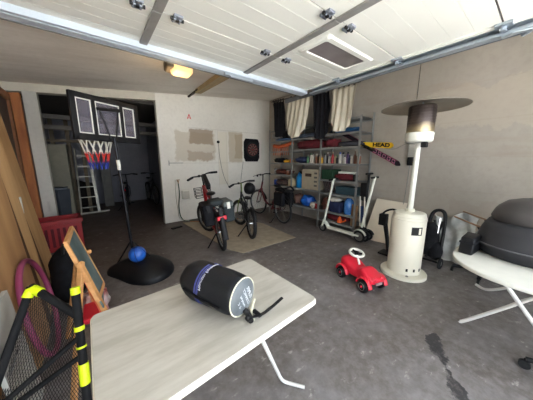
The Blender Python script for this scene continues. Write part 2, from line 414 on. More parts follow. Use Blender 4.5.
# ------------------------------------------------------------------ things on the back wall
# dartboard
db = thing('dartboard', 'black dartboard in an angular black surround hanging on the white back wall', 'dartboard', (3.59, YB, 1.745), 0)
pts = [(-.2, .30), (.2, .30), (.255, .2), (.255, -.22), (.2, -.33), (-.2, -.33), (-.255, -.22), (-.255, .2)]
G().prism([(x, -.05, z) for x, z in pts], (0, .049, 0)).done('surround', MT['blackcloth'], db, bevel=.008)
G().cyl((0, -.05, 0), (0, -.075, 0), .205, n=40).done('board', mat('sisal dark', (.02, .02, .02), .9), db)
for k in range(10):
    g = G()
    for q in range(1):
        a = 2*PI*(2*k)/20; b = 2*PI*(2*k+1)/20
        for r0, r1 in ((.03, .15),):
            P = [(r0*math.cos(a), -.0765, r0*math.sin(a)), (r1*math.cos(a), -.0765, r1*math.sin(a)), (r1*math.cos((a+b)/2), -.0765, r1*math.sin((a+b)/2)), (r1*math.cos(b), -.0765, r1*math.sin(b)), (r0*math.cos(b), -.0765, r0*math.sin(b))]
            g.prism(P, (0, .001, 0))
    g.done('pale_segment', mat('sisal pale', srgb(118, 88, 80), .9) if k == 0 else bpy.data.materials['sisal pale'], db)
G().ring((0, -.077, 0), (0, 1, 0), .155, .004, 40, 6).ring((0, -.077, 0), (0, 1, 0), .095, .004, 36, 6).done('scoring_ring', MT['red'], db)
G().cyl((0, -.074, 0), (0, -.08, 0), .02, n=16).done('bullseye', MT['red'], db)

# small red mark on the wall
mk = G(); mk.prism([(-.05, 0, -.05), (-.032, 0, -.05), (0, 0, .03), (.032, 0, -.05), (.05, 0, -.05), (.008, 0, .06), (-.008, 0, .06)], (0, .003, 0))
mk.box(-.03, .03, 0, .003, -.032, -.02)
o = mk.done('wall_mark', mat('red sticker', srgb(214, 74, 84), .6)); o.location = (1.862, YB-.004, 2.44); tag(o, 'small red A-shaped mark high on the white back wall', 'sticker')
# round black outlet with hanging wire
sk = thing('cable_outlet', 'small round black outlet on the back wall with a thin wire hanging down', 'outlet', (2.57, YB, 1.91))
G().lathe([(.035, 0), (.035, .03), (.02, .045)], ax=(0, -1, 0), n=16).done('outlet_cover', MT['black'], sk)
G().tube(spline([(0, -.03, -.02), (.02, -.02, -.35), (.09, -.02, -.75), (.20, -.02, -1.05), (.33, -.02, -1.22)]), .005, 6).done('wire', mat('grey wire', srgb(90, 88, 84), .6), sk)
w2 = G().tube(spline([(3.31, YB-.012, 1.42), (3.26, YB-.015, 1.15), (3.22, YB-.012, .85), (3.2, YB-.012, .55)]), .005, 6).done('wall_wire', bpy.data.materials['grey wire']); tag(w2, 'thin wire running down the back wall below the dartboard', 'wire')
# socket box, pipe tap and hoses at the left end of the white wall
sb = thing('socket_box', 'white square junction box low on the back wall behind the red bicycle', 'junction box', (1.66, YB, .64))
G().box(-.09, .09, -.09, 0, -.1, .1).done('box_body', MT['white'], sb, bevel=.01); G().box(-.075, .075, -.1, -.09, -.085, .085).done('box_lid', mat('box lid', srgb(196, 192, 182), .5), sb, bevel=.004)
tp = thing('wall_tap', 'small brass tap with a green hose and pale hoses running down the back wall', 'tap', (1.5, YB, .97))
G().cyl((0, 0, 0), (0, -.08, 0), .014, n=10).cyl((0, -.07, 0), (0, -.07, -.05), .01, n=10).cyl((-.04, -.06, .03), (.04, -.06, .03), .008, n=8).cyl((0, -.06, 0), (0, -.06, .03), .007, n=8).done('tap_body', mat('brass', srgb(150, 110, 60), .4, .8), tp)
G().tube(spline([(0, -.07, -.05), (.012, -.06, -.3), (-.01, -.03, -.6), (.015, -.04, -.85), (.1, -.08, -.955), (.3, -.15, -.958)]), .012, 8).done('hose', mat('hose green', srgb(70, 92, 74), .6), tp)
G().tube(spline([(-.05, -.02, .03), (-.055, -.02, -.35), (-.03, -.02, -.7), (0, -.04, -.9), (.18, -.12, -.955)]), .009, 8).done('hose', mat('hose pale', srgb(186, 182, 168), .6), tp)
o = G().tube(spline([(1.68, 5.1, .012), (2.0, 4.75, .012), (2.2, 4.72, .012), (2.45, 4.85, .012), (2.7, 4.6, .012)]), .01, 8).done('floor_hose', mat('hose orange', srgb(178, 112, 60), .6)); tag(o, 'orange-brown hose lying on the floor beside the red bicycle and the wall', 'hose')
# a hook bar on the wall
o = G().bar((1.34, YB-.01, 1.385), (1.66, YB-.01, 1.385), .012, .012).bar((1.345, YB-.01, 1.33), (1.345, YB-.01, 1.44), .012, .012).done('wall_rail', MT['dullsteel']); tag(o, 'short thin T-shaped rail fixed on the back wall above the handlebar of the red bicycle', 'rail')

# ------------------------------------------------------------------ shelving along the right wall
sh = thing('shelving_unit', 'long galvanised metal shelving rack full of tools and bottles along the right wall', 'shelf', (0, 0, 0))
FX, BX = 3.78, 4.19
ys = [2.13, 2.98, 3.83, 4.68]
pm = mat('shelf zinc', srgb(140, 141, 138), .5, .3, var=.15)
for y in ys:
    for x in (FX, BX):
        top = 2.24 if x == FX else 2.33
        G().box(x-.018, x+.018, y-.003, y+.003, 0, top).box(x-.018 if x == FX else x+.014, x-.014 if x == FX else x+.018, y-.02, y+.02, 0, top).done('post', pm, sh)
LEV = {0: [.20, .40, .78, 1.06, 1.39, 1.71, 1.97, 2.22], 1: [.39, .80, 1.39, 1.70, 1.95, 2.22], 2: [.39, .80, 1.09, 1.39, 1.68, 1.93, 2.2]}
for k in range(3):
    y0, y1 = ys[k], ys[k+1]
    for z in LEV[k]:
        g = G(); g.box(FX-.014, BX+.014, y0+.004, y1-.004, z-.004, z)
        g.box(FX-.016, FX-.012, y0+.004, y1-.004, z-.035, z).box(BX+.012, BX+.016, y0+.004, y1-.004, z-.035, z)
        g.done('shelf_board', pm, sh)
random.seed(3)
def bottle(z, y, x, h, r, col, capcol, label, kind=0, name='bottle', group='bottles and cans on the middle shelf'):
    o = thing(name, label, name if name != 'spray_can' else 'spray can', (x, y, z), 0, group)
    m = mats(col)
    if kind == 0: G().lathe([(r*.95, 0), (r, .01), (r, h*.62), (r*.8, h*.7), (r*.38, h*.78), (r*.36, h*.88)], n=14).done('body', m, o); G().lathe([(r*.45, h*.86), (r*.45, h), (r*.3, h)], n=12).done('cap', mats(capcol), o)
    elif kind == 1: G().lathe([(r, 0), (r, h*.78), (r*.85, h*.82), (r*.5, h*.84)], n=14).done('body', m, o); G().lathe([(r*.7, h*.82), (r*.66, h*.98), (r*.5, h)], n=12).done('cap', mats(capcol), o)
    else: G().lathe([(r, 0), (r, h*.6), (r*.4, h*.72), (r*.35, h*.85)], n=14).done('body', m, o); G().box(-r*.9, r*.5, -r*.35, r*.35, h*.84, h).box(-r*.7, -r*.5, -r*.2, r*.2, h*.6, h*.85).done('spray_head', mats(capcol), o, bevel=.003)
    return o
MC = {}
NM = {'white': (186, 180, 168), 'black': (26, 26, 28), 'red': (150, 26, 30), 'blue': (30, 60, 130), 'green': (88, 138, 96), 'yellow': (216, 160, 30), 'grey': (140, 138, 134), 'purple': (86, 58, 104), 'brown': (122, 72, 46), 'cream': (196, 180, 146), 'dark blue': (24, 34, 64), 'orange': (206, 100, 36), 'pink': (176, 96, 112)}
def mats(c):
    if c not in MC: MC[c] = mat('bottle '+c, srgb(*NM[c]), .35, var=.15)
    return MC[c]
row = [('green', 'white', 0), ('green', 'black', 2), ('white', 'green', 1), ('white', 'black', 0), ('dark blue', 'red', 1), ('brown', 'white', 2), ('black', 'grey', 1),
       ('yellow', 'black', 0), ('yellow', 'brown', 1), ('grey', 'black', 2), ('black', 'white', 0), ('white', 'purple', 1), ('red', 'white', 1), ('red', 'cream', 0), ('cream', 'cream', 1), ('black', 'green', 2),
       ('white', 'blue', 1), ('grey', 'black', 1), ('white', 'dark blue', 0), ('purple', 'black', 1), ('dark blue', 'black', 0), ('white', 'grey', 1), ('brown', 'brown', 0), ('brown', 'white', 1), ('white', 'orange', 0)]
kn = {0: 'bottle', 1: 'spray_can', 2: 'spray_bottle'}
n = len(row)
for i, (c, cc, k) in enumerate(row):
    y = 3.40-1.22*i/(n-1)
    if abs(y-2.98) < .03: y += .025
    around = 'at its far end' if i < 5 else ('just right of the yellow pair' if 9 <= i <= 11 else ('beside the yellow pair' if i < 9 else ('at its middle' if i < 17 else ('at its open end' if i > 20 else 'right of its middle'))))
    lab = '%s %s, %s top, on the bottle shelf, %s' % (c, kn[k].replace('_', ' '), cc, around)
    bottle(1.391, y, 3.84+.08*random.random(), random.uniform(.14, .235), random.uniform(.020, .031), c, cc, lab, k, kn[k])

def sack(name, label, cat, c, s, m, R=0, seed=0, amp=.15, group=None):
    random.seed(seed); ph = [random.uniform(0, 6) for _ in range(6)]
    g = G(); nu, nv = 20, 14
    g.sph((0, 0, 0), 1, (s[0]/2, s[1]/2, s[2]/2), n=24)
    for v in g.b.verts:
        d = v.co; k = 1+amp*(math.sin(d.x*14/s[0]+ph[0])*math.sin(d.y*11/s[1]+ph[1])+.5*math.sin(d.z*16/s[2]+ph[2]+d.y*9/s[1]))
        d.x = math.copysign(abs(2*d.x/s[0])**.75*s[0]/2, d.x)*k; d.y = math.copysign(abs(2*d.y/s[1])**.75*s[1]/2, d.y)*k
        d.z = max(-s[2]/2, math.copysign(abs(2*d.z/s[2])**.8*s[2]/2, d.z)*k)
    o = g.done(name, m, angle=1.5); o.location = (c[0], c[1], c[2]+s[2]/2); o.rotation_euler[2] = R
    return tag(o, label, cat, group)
# top shelves
sack('blue_tarp', 'folded blue sheet on the upper shelf below the rightmost pale curtain', 'tarp', (3.96, 2.55, 1.975), (.30, .62, .10), mat('blue tarp', srgb(38, 84, 128), .5, var=.3), 0, 1)
sack('grey_mat', 'grey-blue folded mat on the upper shelf behind the second curtain', 'mat', (3.97, 3.4, 1.955), (.34, .7, .10), mat('grey mat', srgb(92, 104, 122), .6, var=.3), 0, 2)
sack('blue_sheet', 'blue plastic sheet on the upper shelf in the far corner', 'tarp', (3.97, 4.25, 1.935), (.34, .7, .07), mat('slate sheet', srgb(70, 100, 140), .5, var=.3), 0, 3)
sack('white_bag', 'small white plastic bag on the upper shelf in the far corner', 'bag', (3.84, 4.50, 2.0), (.16, .2, .14), mats('grey'), 0, 4)
sack('black_bag', 'black cloth bundle on the upper shelf behind the far dark curtain', 'bag', (3.98, 4.15, 2.0), (.28, .42, .18), MT['blackcloth'], 0, 5)
sack('red_tent_bag', 'long dark red fabric bundle filling the shelf above the bottles', 'bag', (3.95, 3.38, 1.705), (.36, .78, .20), MT['darkred'], 0, 6)
sack('red_blanket', 'dark red bundle continuing right of the post above the bottles', 'bag', (3.95, 2.80, 1.715), (.32, .30, .17), MT['darkred'], 0, 7)
sack('white_glove', 'small white cloth lying on the dark red bundle', 'cloth', (3.83, 3.32, 1.90), (.10, .16, .04), mats('white'), .3, 8)
sack('grey_bag', 'flat dark grey bundle on the shelf above the bottles near the open end', 'bag', (3.97, 2.40, 1.715), (.34, .48, .10), mat('dark grey cloth', srgb(62, 62, 68), .8), 0, 9)
# orange rope bundle hanging over the shelf edge
rp = thing('orange_rope', 'orange fringed net hanging over the shelf edge in the far corner', 'rope', (3.84, 4.22, 1.70))
rpm = mat('rope orange', srgb(176, 82, 40), .8)
G().tube(spline([(0, .36, .13), (-.02, .15, .10), (-.02, -.1, .12), (0, -.33, .17)]), .045, 8).done('coil', rpm, rp)
for i in range(9):
    y = .32-i*.07
    G().tube(spline([(-.03, y, .12), (-.06, y+.01, .04), (-.055, y-.01, -.05-.02*(i % 3)), (-.05, y, -.12)]), .009, 6).done('strand', rpm, rp)
# far bay bits and middle shelves
random.seed(11)
def carton(name, label, cat, c, s, m, flap=True, group=None, rz=0):
    o = thing(name, label, cat, c, rz, group); G().box(-s[0]/2, s[0]/2, -s[1]/2, s[1]/2, 0, s[2]).done('body', m, o, bevel=.006)
    if flap: G().box(-s[0]/2-.004, s[0]/2+.004, -s[1]/2-.004, s[1]/2+.004, s[2]*.86, s[2]+.006).done('lid', m, o, bevel=.004)
    return o
sack('tool_roll', 'dark tool roll on the corner shelf left of the bottle row', 'tool roll', (3.93, 4.40, 1.392), (.3, .4, .12), MT['blackcloth'], 0, 12)
sack('yellow_drill', 'yellow and black bundle on the corner shelf beside the dark tool roll', 'tool', (3.90, 4.08, 1.392), (.18, .26, .08), mats('yellow'), 0, 13)
sack('navy_cloth', 'navy cloth left of the green bottles on the bottle shelf', 'cloth', (3.95, 3.62, 1.392), (.28, .34, .15), MT['navy'], 0, 14)
sack('tool_heap', 'dark box of hand tools on the corner shelf under the dark tool roll', 'tools', (3.95, 4.3, 1.092), (.3, .6, .13), mat('tool heap', srgb(50, 44, 42), .7, col2=srgb(120, 60, 50), scale=20), 0, 15)
sack('cream_sack', 'cream sack on the corner shelf left of the blue canister', 'sack', (3.90, 3.93, .802), (.22, .17, .2), mats('cream'), 0, 16)
sack('dark_tools', 'dark heap of cables on the corner shelf behind the cream sack', 'tools', (3.97, 4.35, .802), (.3, .55, .15), mat('cable heap', srgb(34, 30, 32), .7, col2=srgb(110, 90, 84), scale=24), 0, 17)
# blue canister
cn = thing('canister', 'bright blue canister with a dark cap beside the wooden crate on the rack', 'canister', (3.93, 3.66, .802))
G().lathe([(.10, 0), (.115, .02), (.115, .24), (.10, .28), (.05, .31), (.04, .34)], n=20).done('body', MT['cyan'], cn); G().cyl((0, 0, .33), (0, 0, .39), .045, n=14).done('cap', MT['black'], cn); G().tube(spline([(-.05, -.05, .30), (-.06, 0, .36), (-.05, .05, .30)]), .009).done('carry_handle', MT['cyan'], cn)
# microwave-like cream box
mw = thing('storage_crate', 'pale grey crate with hand slots beside the blue canister on the rack', 'crate', (3.96, 3.27, .802))
crm = mat('crate pale', srgb(158, 148, 128), .7, var=.1)
G().box(-.17, .17, -.24, .24, 0, .46).done('body', crm, mw, bevel=.01)
G().box(-.175, -.168, -.05, .13, .29, .36).done('hand_slot', mat('slot dark', srgb(64, 50, 42), .8), mw)
g = G()
for k in range(4): g.box(-.175, -.168, -.21, -.13, .08+k*.09, .12+k*.09)
g.done('vent_slot', mat('slot grey', srgb(84, 80, 74), .8), mw)
# bay near the open end
carton('green_box', 'dark green box on the shelf right below the bottle row', 'box', (3.95, 2.82, 1.062), (.3, .26, .2), MT['green'])
sack('red_toolbag', 'dark red tool bag on the shelf below the bottles near the open end', 'bag', (3.93, 2.45, 1.062), (.28, .42, .15), MT['darkred'], 0, 21)
o = carton('white_ream', 'flat white package lying on the dark red tool bag', 'package', (3.86, 2.38, 1.20), (.12, .34, .035), MT['white'], False)
g = G(); 
for i in range(6): g.bar((3.84, 2.92-i*.045, 1.02), (3.90, 2.88-i*.045, .79), .014, .03)
o = g.done('hanger_rack', mat('dark rods', srgb(54, 46, 44), .6)); tag(o, 'row of slanted dark rods on the shelf left of the teal case', 'rods')
carton('teal_case', 'dark teal case lying on the shelf behind the white scooter stem', 'case', (3.96, 2.38, .79), (.28, .44, .14), mat('teal case', srgb(36, 62, 72), .6))
sack('brown_shoes', 'brown bundle on the lower shelf left of the white cloth', 'bundle', (3.92, 2.85, .402), (.24, .2, .26), mat('brown bundle', srgb(70, 46, 36), .8, col2=srgb(120, 70, 56), scale=16), 0, 22)
sack('white_rag', 'white cloth lying on the navy bin of the lower shelf', 'cloth', (3.86, 2.60, .62), (.22, .24, .09), mats('white'), .4, 23)
carton('navy_bin', 'navy blue bin under the white cloth on the lower shelf', 'bin', (3.93, 2.585, .402), (.28, .24, .21), MT['navy'])
jb = thing('water_jug', 'translucent blue bottle on the lower shelf near the scooters', 'jug', (3.9, 2.33, .403))
G().lathe([(.085, 0), (.095, .03), (.095, .2), (.08, .27), (.03, .33), (.028, .36)], n=18).done('body', mat('jug blue', srgb(60, 112, 176), .2, var=.25, scale=16), jb); G().cyl((0, 0, .355), (0, 0, .385), .032, n=12).done('cap', MT['white'], jb)
sack('red_watering_can', 'red and black bundle on the floor level of the rack behind the white scooter', 'bundle', (3.94, 2.58, .205), (.26, .5, .13), MT['darkred'], 0, 24)
oc = thing('orange_toy', 'small orange plastic toy standing on the lowest shelf behind the white scooter', 'toy', (3.83, 2.47, .205))
G().lathe([(.05, 0), (.055, .03), (.03, .10), (.012, .13)], n=14).done('body', MT['orange'], oc); G().tube(spline([(0, -.05, .02), (0, -.12, .06), (0, -.13, .09)]), .015).done('spout', MT['orange'], oc)
# bay in the middle, low shelf
sack('blue_bag', 'bright blue plastic bag on the lower shelf below the pale crate', 'bag', (3.92, 3.40, .392), (.3, .3, .24), mat('blue bag', srgb(24, 88, 178), .4, var=.35, scale=14), 0, 25)
sack('white_pack', 'white packet beside the bright blue bag on the lower shelf', 'packet', (3.86, 3.18, .392), (.16, .14, .13), mats('white'), 0, 26)
sack('red_brown_heap', 'red and brown bundle left of the bright blue bag on the lower shelf', 'bundle', (3.95, 3.69, .392), (.3, .2, .24), mat('red brown heap', srgb(70, 34, 34), .8, col2=srgb(130, 100, 86), scale=18), 0, 27)
sack('corner_heap', 'dark bundle on the lower corner shelf behind the far red bicycle', 'bundle', (3.97, 4.3, .392), (.3, .6, .22), mat('corner heap', srgb(34, 34, 40), .8, col2=srgb(96, 70, 60), scale=18), 0, 28)

random.seed(5)
extra = [('pot', (3.87, 4.05, 1.092), .05, .12, 'brown', 'brown tin on the corner shelf under the yellow and black bundle'), ('pot', (3.87, 4.53, 1.092), .05, .14, 'grey', 'grey tin at the far end of the corner shelf'),
         ('jar', (3.86, 4.55, 1.392), .035, .12, 'cream', 'cream jar at the far end of the shelf beside the dark tool roll'), ('jar', (3.85, 3.93, 1.392), .035, .11, 'orange', 'orange jar beside the left post of the bottle shelf'),
         ('tin', (3.86, 2.22, 1.062), .04, .15, 'black', 'black tin at the open end of the shelf holding the dark red bag'), ('tin', (3.85, 2.17, 1.392), .04, .16, 'brown', 'brown tin on the outermost end of the bottle shelf'),
         ('tin', (3.86, 4.52, .802), .05, .16, 'blue', 'blue tin in the far corner of the rack above the low heap'), ('jar', (3.84, 3.08, .392), .04, .13, 'red', 'red jar on the low shelf right of the white packet'),
         ('tin', (3.86, 2.24, .792), .035, .12, 'green', 'green tin at the open end beside the teal case'), ('pot', (3.85, 2.72, 1.972), .05, .06, 'black', 'flat black pot on the upper shelf left of the blue sheet')]
for nm, c, r_, h_, col_, lb_ in extra:
    o = thing(nm, lb_, nm, c, 0); G().lathe([(r_*.92, 0), (r_, .008), (r_, h_*.85), (r_*.9, h_*.88)], n=16).done('body', mats(col_), o); G().lathe([(r_*.94, h_*.86), (r_*.94, h_), (r_*.8, h_+.003)], n=16).done('lid', mats('grey' if col_ != 'grey' else 'black'), o)
# curtains hung in front of the rack
cl = mat('pale curtain cloth', srgb(206, 198, 178), .9, var=.06, scale=10, bump=.2)
rod = G().cyl((3.60, 4.40, 2.855), (3.60, 2.10, 2.728), .010, n=10).done('curtain_rod', MT['black']); tag(rod, 'thin dark rod carrying the four curtains above the shelving rack', 'curtain rod')
def rodz(y): return 2.725+(y-2.05)*(.15/2.7)
def curtain(y0, y1, zb, yb0, yb1, m, label, seed, name='curtain'):
    random.seed(seed); o = thing(name, label, 'curtain', (3.60, (y0+y1)/2, rodz((y0+y1)/2)), 0, 'curtains above the shelving rack'); yc = (y0+y1)/2; zt = rodz(yc)
    ph = random.uniform(0, 6)
    def f(u, v):
        ya = y0+(y1-y0)*u; yb = yb0+(yb1-yb0)*u
        y = ya+(yb-ya)*v**1.2; e = abs(2*u-1)
        arch = (1-e**3)**.6 if e < 1 else 0
        z = rodz(ya)-.035+(zb-rodz(ya))*v*(.36+.64*arch)-(.018*math.sin(u*PI*8) if v == 0 else 0)
        x = .028*math.sin(u*PI*9+ph+v*.8)*(.4+.6*v)+.035*v*math.sin(u*PI*3+ph)-.05*arch*v*v
        return (x, y-yc, z-zt)
    G().grid(f, 48, 22, .004).done('cloth', m, o, angle=2)
    for k in range(5):
        y = y0+(y1-y0)*(k+.5)/5
        G().ring((0, y-yc, rodz(y)-zt-.004), (0, 1, 0), .022, .009, 12, 6).done('loop', MT['black'] if k else MT['black'], o)
    return o
curtain(4.36, 3.94, 2.03, 4.30, 3.84, MT['blackcloth'], 'black curtain at the far corner end of the rod', 1)
curtain(3.78, 3.16, 1.97, 3.86, 3.26, cl, 'pale curtain hanging between the two black curtains', 2)
curtain(3.12, 2.70, 1.90, 3.06, 2.62, MT['blackcloth'], 'black curtain hanging between the two pale curtains', 3)
curtain(2.66, 2.16, 2.0, 2.66, 2.16, cl, 'pale curtain nearest the patio heater, over the rack end', 4)

# skis and yellow cover sticking out of the rack
ski = thing('ski', 'dark ski with pink pattern and binding slanting out of the rack towards the heater', 'ski', (0, 0, 0))
def skimesh(p0, p1, w, th):
    p0, p1 = V(p0), V(p1); g = G(); d = (p1-p0); n = 24
    up = V((1, 0, 0)); L_ = d.length; d.normalize(); sd = d.cross(up).normalized(); 
    rings = []
    for i in range(n+1):
        t = i/n; ww = w*(1-.12*math.sin(PI*t))*(1 if .05 < t < .95 else max(.25, math.sqrt(1-((abs(t-.5)-.45)/.05)**2*.95)))
        c = p0+d*L_*t-up*(.035*max(0, (t-.9)/.1)**2)
        rings.append([g.v(c+sd*ww/2*a+up*th/2*b) for a, b in ((-1, -1), (1, -1), (1, 1), (-1, 1))])
    for A, B in zip(rings, rings[1:]):
        for j in range(4): g.face([A[j], A[(j+1) % 4], B[(j+1) % 4], B[j]])
    g.face(rings[0][::-1]); g.face(rings[-1]); return g
a0, a1 = V((4.08, 2.72, 2.02)), V((3.99, 1.50, 1.375))
skimesh(a0, a1, .085, .018).done('ski_blade', mat('ski black', srgb(34, 26, 34), .35), ski)
dd = (a1-a0).normalized(); up = V((-1, 0, 0)); sd = dd.cross(up).normalized()
g = G()
for i in range(5):
    c = a0+dd*(.86+i*.095)-V((.0135, 0, 0)); g.tube([c+dd*-.03-sd*.022, c+dd*.02-sd*.022, c+dd*.035+sd*.022, c-dd*.015+sd*.022], .005, 6, closed=True)
g.done('pattern', mat('ski pink', srgb(206, 128, 160), .4), ski)
for s_ in (-1, 1):
    G().bar(a0+dd*.15+sd*.036*s_-V((.014, 0, 0)), a0+dd*1.33+sd*.036*s_-V((.014, 0, 0)), .005, .006).done('edge', mat('ski edge', srgb(150, 40, 80), .4) if s_ < 0 else bpy.data.materials['ski edge'], ski)
bn = a0+dd*.72
G().bar(bn-dd*.12-V((.04, 0, 0)), bn+dd*.12-V((.04, 0, 0)), .07, .05).bar(bn-dd*.08-V((.08, 0, 0)), bn+dd*.0-V((.08, 0, 0)), .06, .05).bar(bn+dd*.06-V((.075, 0, 0)), bn+dd*.13-V((.075, 0, 0)), .05, .04).done('binding', MT['black'], ski, bevel=.008)
ys_ = thing('ski', 'yellow ski tip with black lettering resting on the rack end', 'ski', (0, 0, 0))
b0, b1 = V((4.0, 2.75, 1.79)), V((4.0, 1.64, 1.70))
skimesh(b0, b1, .10, .018).done('ski_blade', MT['yellow'], ys_)
dd2 = (b1-b0).normalized(); mid = b0+dd2*.90
ang = math.atan2(dd2.z, -dd2.y)
tx = text('lettering', 'HEAD', .09, MT['black'], ys_, (0, 0, 0), sx=1.25, bold=.004, fn=lambda c: V((3.983-c.z, mid.y-c.x*math.cos(ang)+c.y*math.sin(ang)*0, mid.z+c.x*math.sin(ang)+c.y)))
# hanging power strip on the wall next to the heater
ps = thing('wall_charger', 'small black charger in a clear holder hanging on the right wall beside the heater pole', 'charger', (4.22, 1.45, 1.45))
G().box(-.03, .0, -.045, .045, -.08, .06).done('body', MT['black'], ps, bevel=.01); G().box(-.022, .01, -.05, .05, .06, .30).done('holder', mat('milky holder', srgb(180, 176, 166), .4, alpha=.55), ps, bevel=.006)
G().tube(spline([(0, .0, .3), (-.01, .1, .28), (-.02, .3, .2), (-.05, .55, .27)]), .005, 6).done('lead', MT['dullsteel'], ps)
G().tube(spline([(-.01, .0, -.08), (-.01, .01, -.4), (-.01, .03, -.8), (-.01, .05, -1.0)]), .005, 6).done('lead', MT['dullsteel'], ps)
o = G().tube([(4.24, 1.47, 3.1), (4.24, 1.47, 2.0)], .004, 6).done('wall_wire', MT['black']); tag(o, 'thin black wire running down the right wall above the heater disc', 'wire')

# ------------------------------------------------------------------ patio heater
ph_ = thing('patio_heater', 'tall cream patio heater with round steel reflector and gas bottle housing', 'patio heater', (3.066, .992, 0))
G().lathe([(.262, 0), (.262, .03), (.255, .038), (.20, .045), (.19, .05)], n=40).done('base_ring', MT['cream'], ph_)
n_ = base('heater enamel', .35); dirt = n_.noise(3, 6, stretch=(1, 1, .5)); c_ = n_.mix(n_.math('MULTIPLY', n_.ramp(dirt, .5, .75), .5), srgb(226, 222, 205), srgb(178, 168, 146)); n_.L.new(c_, n_.p.inputs['Base Color'])
G().lathe([(.188, .04), (.188, .755), (.184, .77), (.178, .777), (.178, .795), (.168, .815), (.06, .83)], n=48).done('housing', n_.m, ph_)
G().ring((0, 0, .735), (0, 0, 1), .189, .005, 40, 6).done('trim_band', MT['cream'], ph_)
for a in (math.radians(-150), math.radians(-125), math.radians(-100), math.radians(-75)):
    d = V((math.cos(a), math.sin(a), 0)); G().bar(d*.189+V((0, 0, .1)), d*.189+V((0, 0, .135)), .022, .006, up=d).done('air_slot', MT['black'], ph_)
a = math.radians(-131); d = V((math.cos(a), math.sin(a), 0)); t_ = V((-d.y, d.x, 0))
def hcurve(c): 
    an = a+c[0]/.188; return V((math.cos(an)*(.190+c[2]), math.sin(an)*(.190+c[2]), c[1]-.03))
for nm, x0, x1, mm, off in (('label_plate', -.062, .062, MT['white'], 0), ('warning_label', -.05, .012, MT['black'], .001), ('label_field', .018, .046, MT['cream'], .001)):
    h0, h1 = (.60, .70) if nm == 'label_plate' else (.612, .688)
    g = G(); g.grid(lambda u, v: hcurve((x0+(x1-x0)*u, h0+(h1-h0)*v, off)), 8, 2); g.done(nm, mm if nm != 'label_plate' else mat('label rim', srgb(40, 38, 40), .5), ph_)
G().cyl((0, 0, .82), (0, 0, 1.70), .030, n=20).done('pole', MT['white'], ph_)
G().cyl((0, 0, .82), (0, 0, .86), .05, n=20).done('pole_collar', MT['cream'], ph_)
G().lathe([(.045, 1.655), (.125, 1.665), (.14, 1.68), (.145, 1.765), (.135, 1.775)], n=36).done('burner_bowl', MT['white'], ph_)
n_ = base('burner screen', .45); n_.p.inputs['Metallic'].default_value = .8
h = n_.ramp(n_.math('ADD', n_.z, n_.math('MULTIPLY', n_.noise(6), .10)), 1.82, 1.93)
n_.L.new(n_.mix(h, srgb(196, 178, 140), srgb(84, 74, 70)), n_.p.inputs['Base Color'])
G().lathe([(.13, 1.77), (.138, 1.79), (.138, 2.06), (.13, 2.07)], n=36).done('burner_screen', n_.m, ph_)
g = G()
for k in range(9): g.ring((0, 0, 1.80+k*.03), (0, 0, 1), .1385, .0025, 36, 5)
g.done('screen_rib', n_.m, ph_)
rf = mat('reflector alu', srgb(150, 142, 128), .38, .8, var=.1)
G().lathe([(.02, 2.125), (.10, 2.12), (.25, 2.10), (.40, 2.065), (.425, 2.052), (.425, 2.048), (.40, 2.058), (.25, 2.09), (.10, 2.108), (.02, 2.11)], n=56, cap=False).done('reflector', rf, ph_)
G().cyl((0, 0, 2.04), (0, 0, 2.14), .008, n=8).cyl((0, 0, 2.125), (0, 0, 2.145), .02, n=10).done('wing_nut', MT['steel'], ph_)
G().box(-.12, -.06, -.12, -.06, 1.60, 1.66).done('ignition', MT['black'], ph_, bevel=.008)
for a in (.6, 3.7):
    G().sph((.20*math.cos(a), .20*math.sin(a), .035), .02).done('foot_screw', MT['dullsteel'], ph_)

# ------------------------------------------------------------------ wheels and bikes
def wheel_parts(r, tr, parent, rimcol, loc, fender=None, rz=0, hub=.02, spokes=20):
    w = G(); w.ring((0, 0, 0), (0, 1, 0), r-tr, tr, 36, 8); o = w.done('wheel', MT['rubber'], parent); o.location = loc; o.rotation_euler = (0, 0, rz)
    g = G(); g.ring((0, 0, 0), (0, 1, 0), r-tr*2-.006, .011, 36, 6); g.done('rim', rimcol, o)
    g = G()
    for k in range(spokes):
        a = 2*PI*k/spokes; g.tube([(hub*math.cos(a+.5), (.025 if k % 2 else -.025), hub*math.sin(a+.5)), ((r-tr*2)*math.cos(a), 0, (r-tr*2)*math.sin(a))], .0017, 4, cap=False)
    g.cyl((0, -.04, 0), (0, .04, 0), hub, n=12); g.done('spokes', MT['chrome'], o)
    if fender:
        g = G(); pts = []
        for i in range(17):
            a = math.radians(20+fender*i/16); pts.append((-(r+.018)*math.cos(a), 0, (r+.018)*math.sin(a)))
        g.tube(pts, .03, 8, flat=.25); g.done('fender', MT['black'], o)
    return o
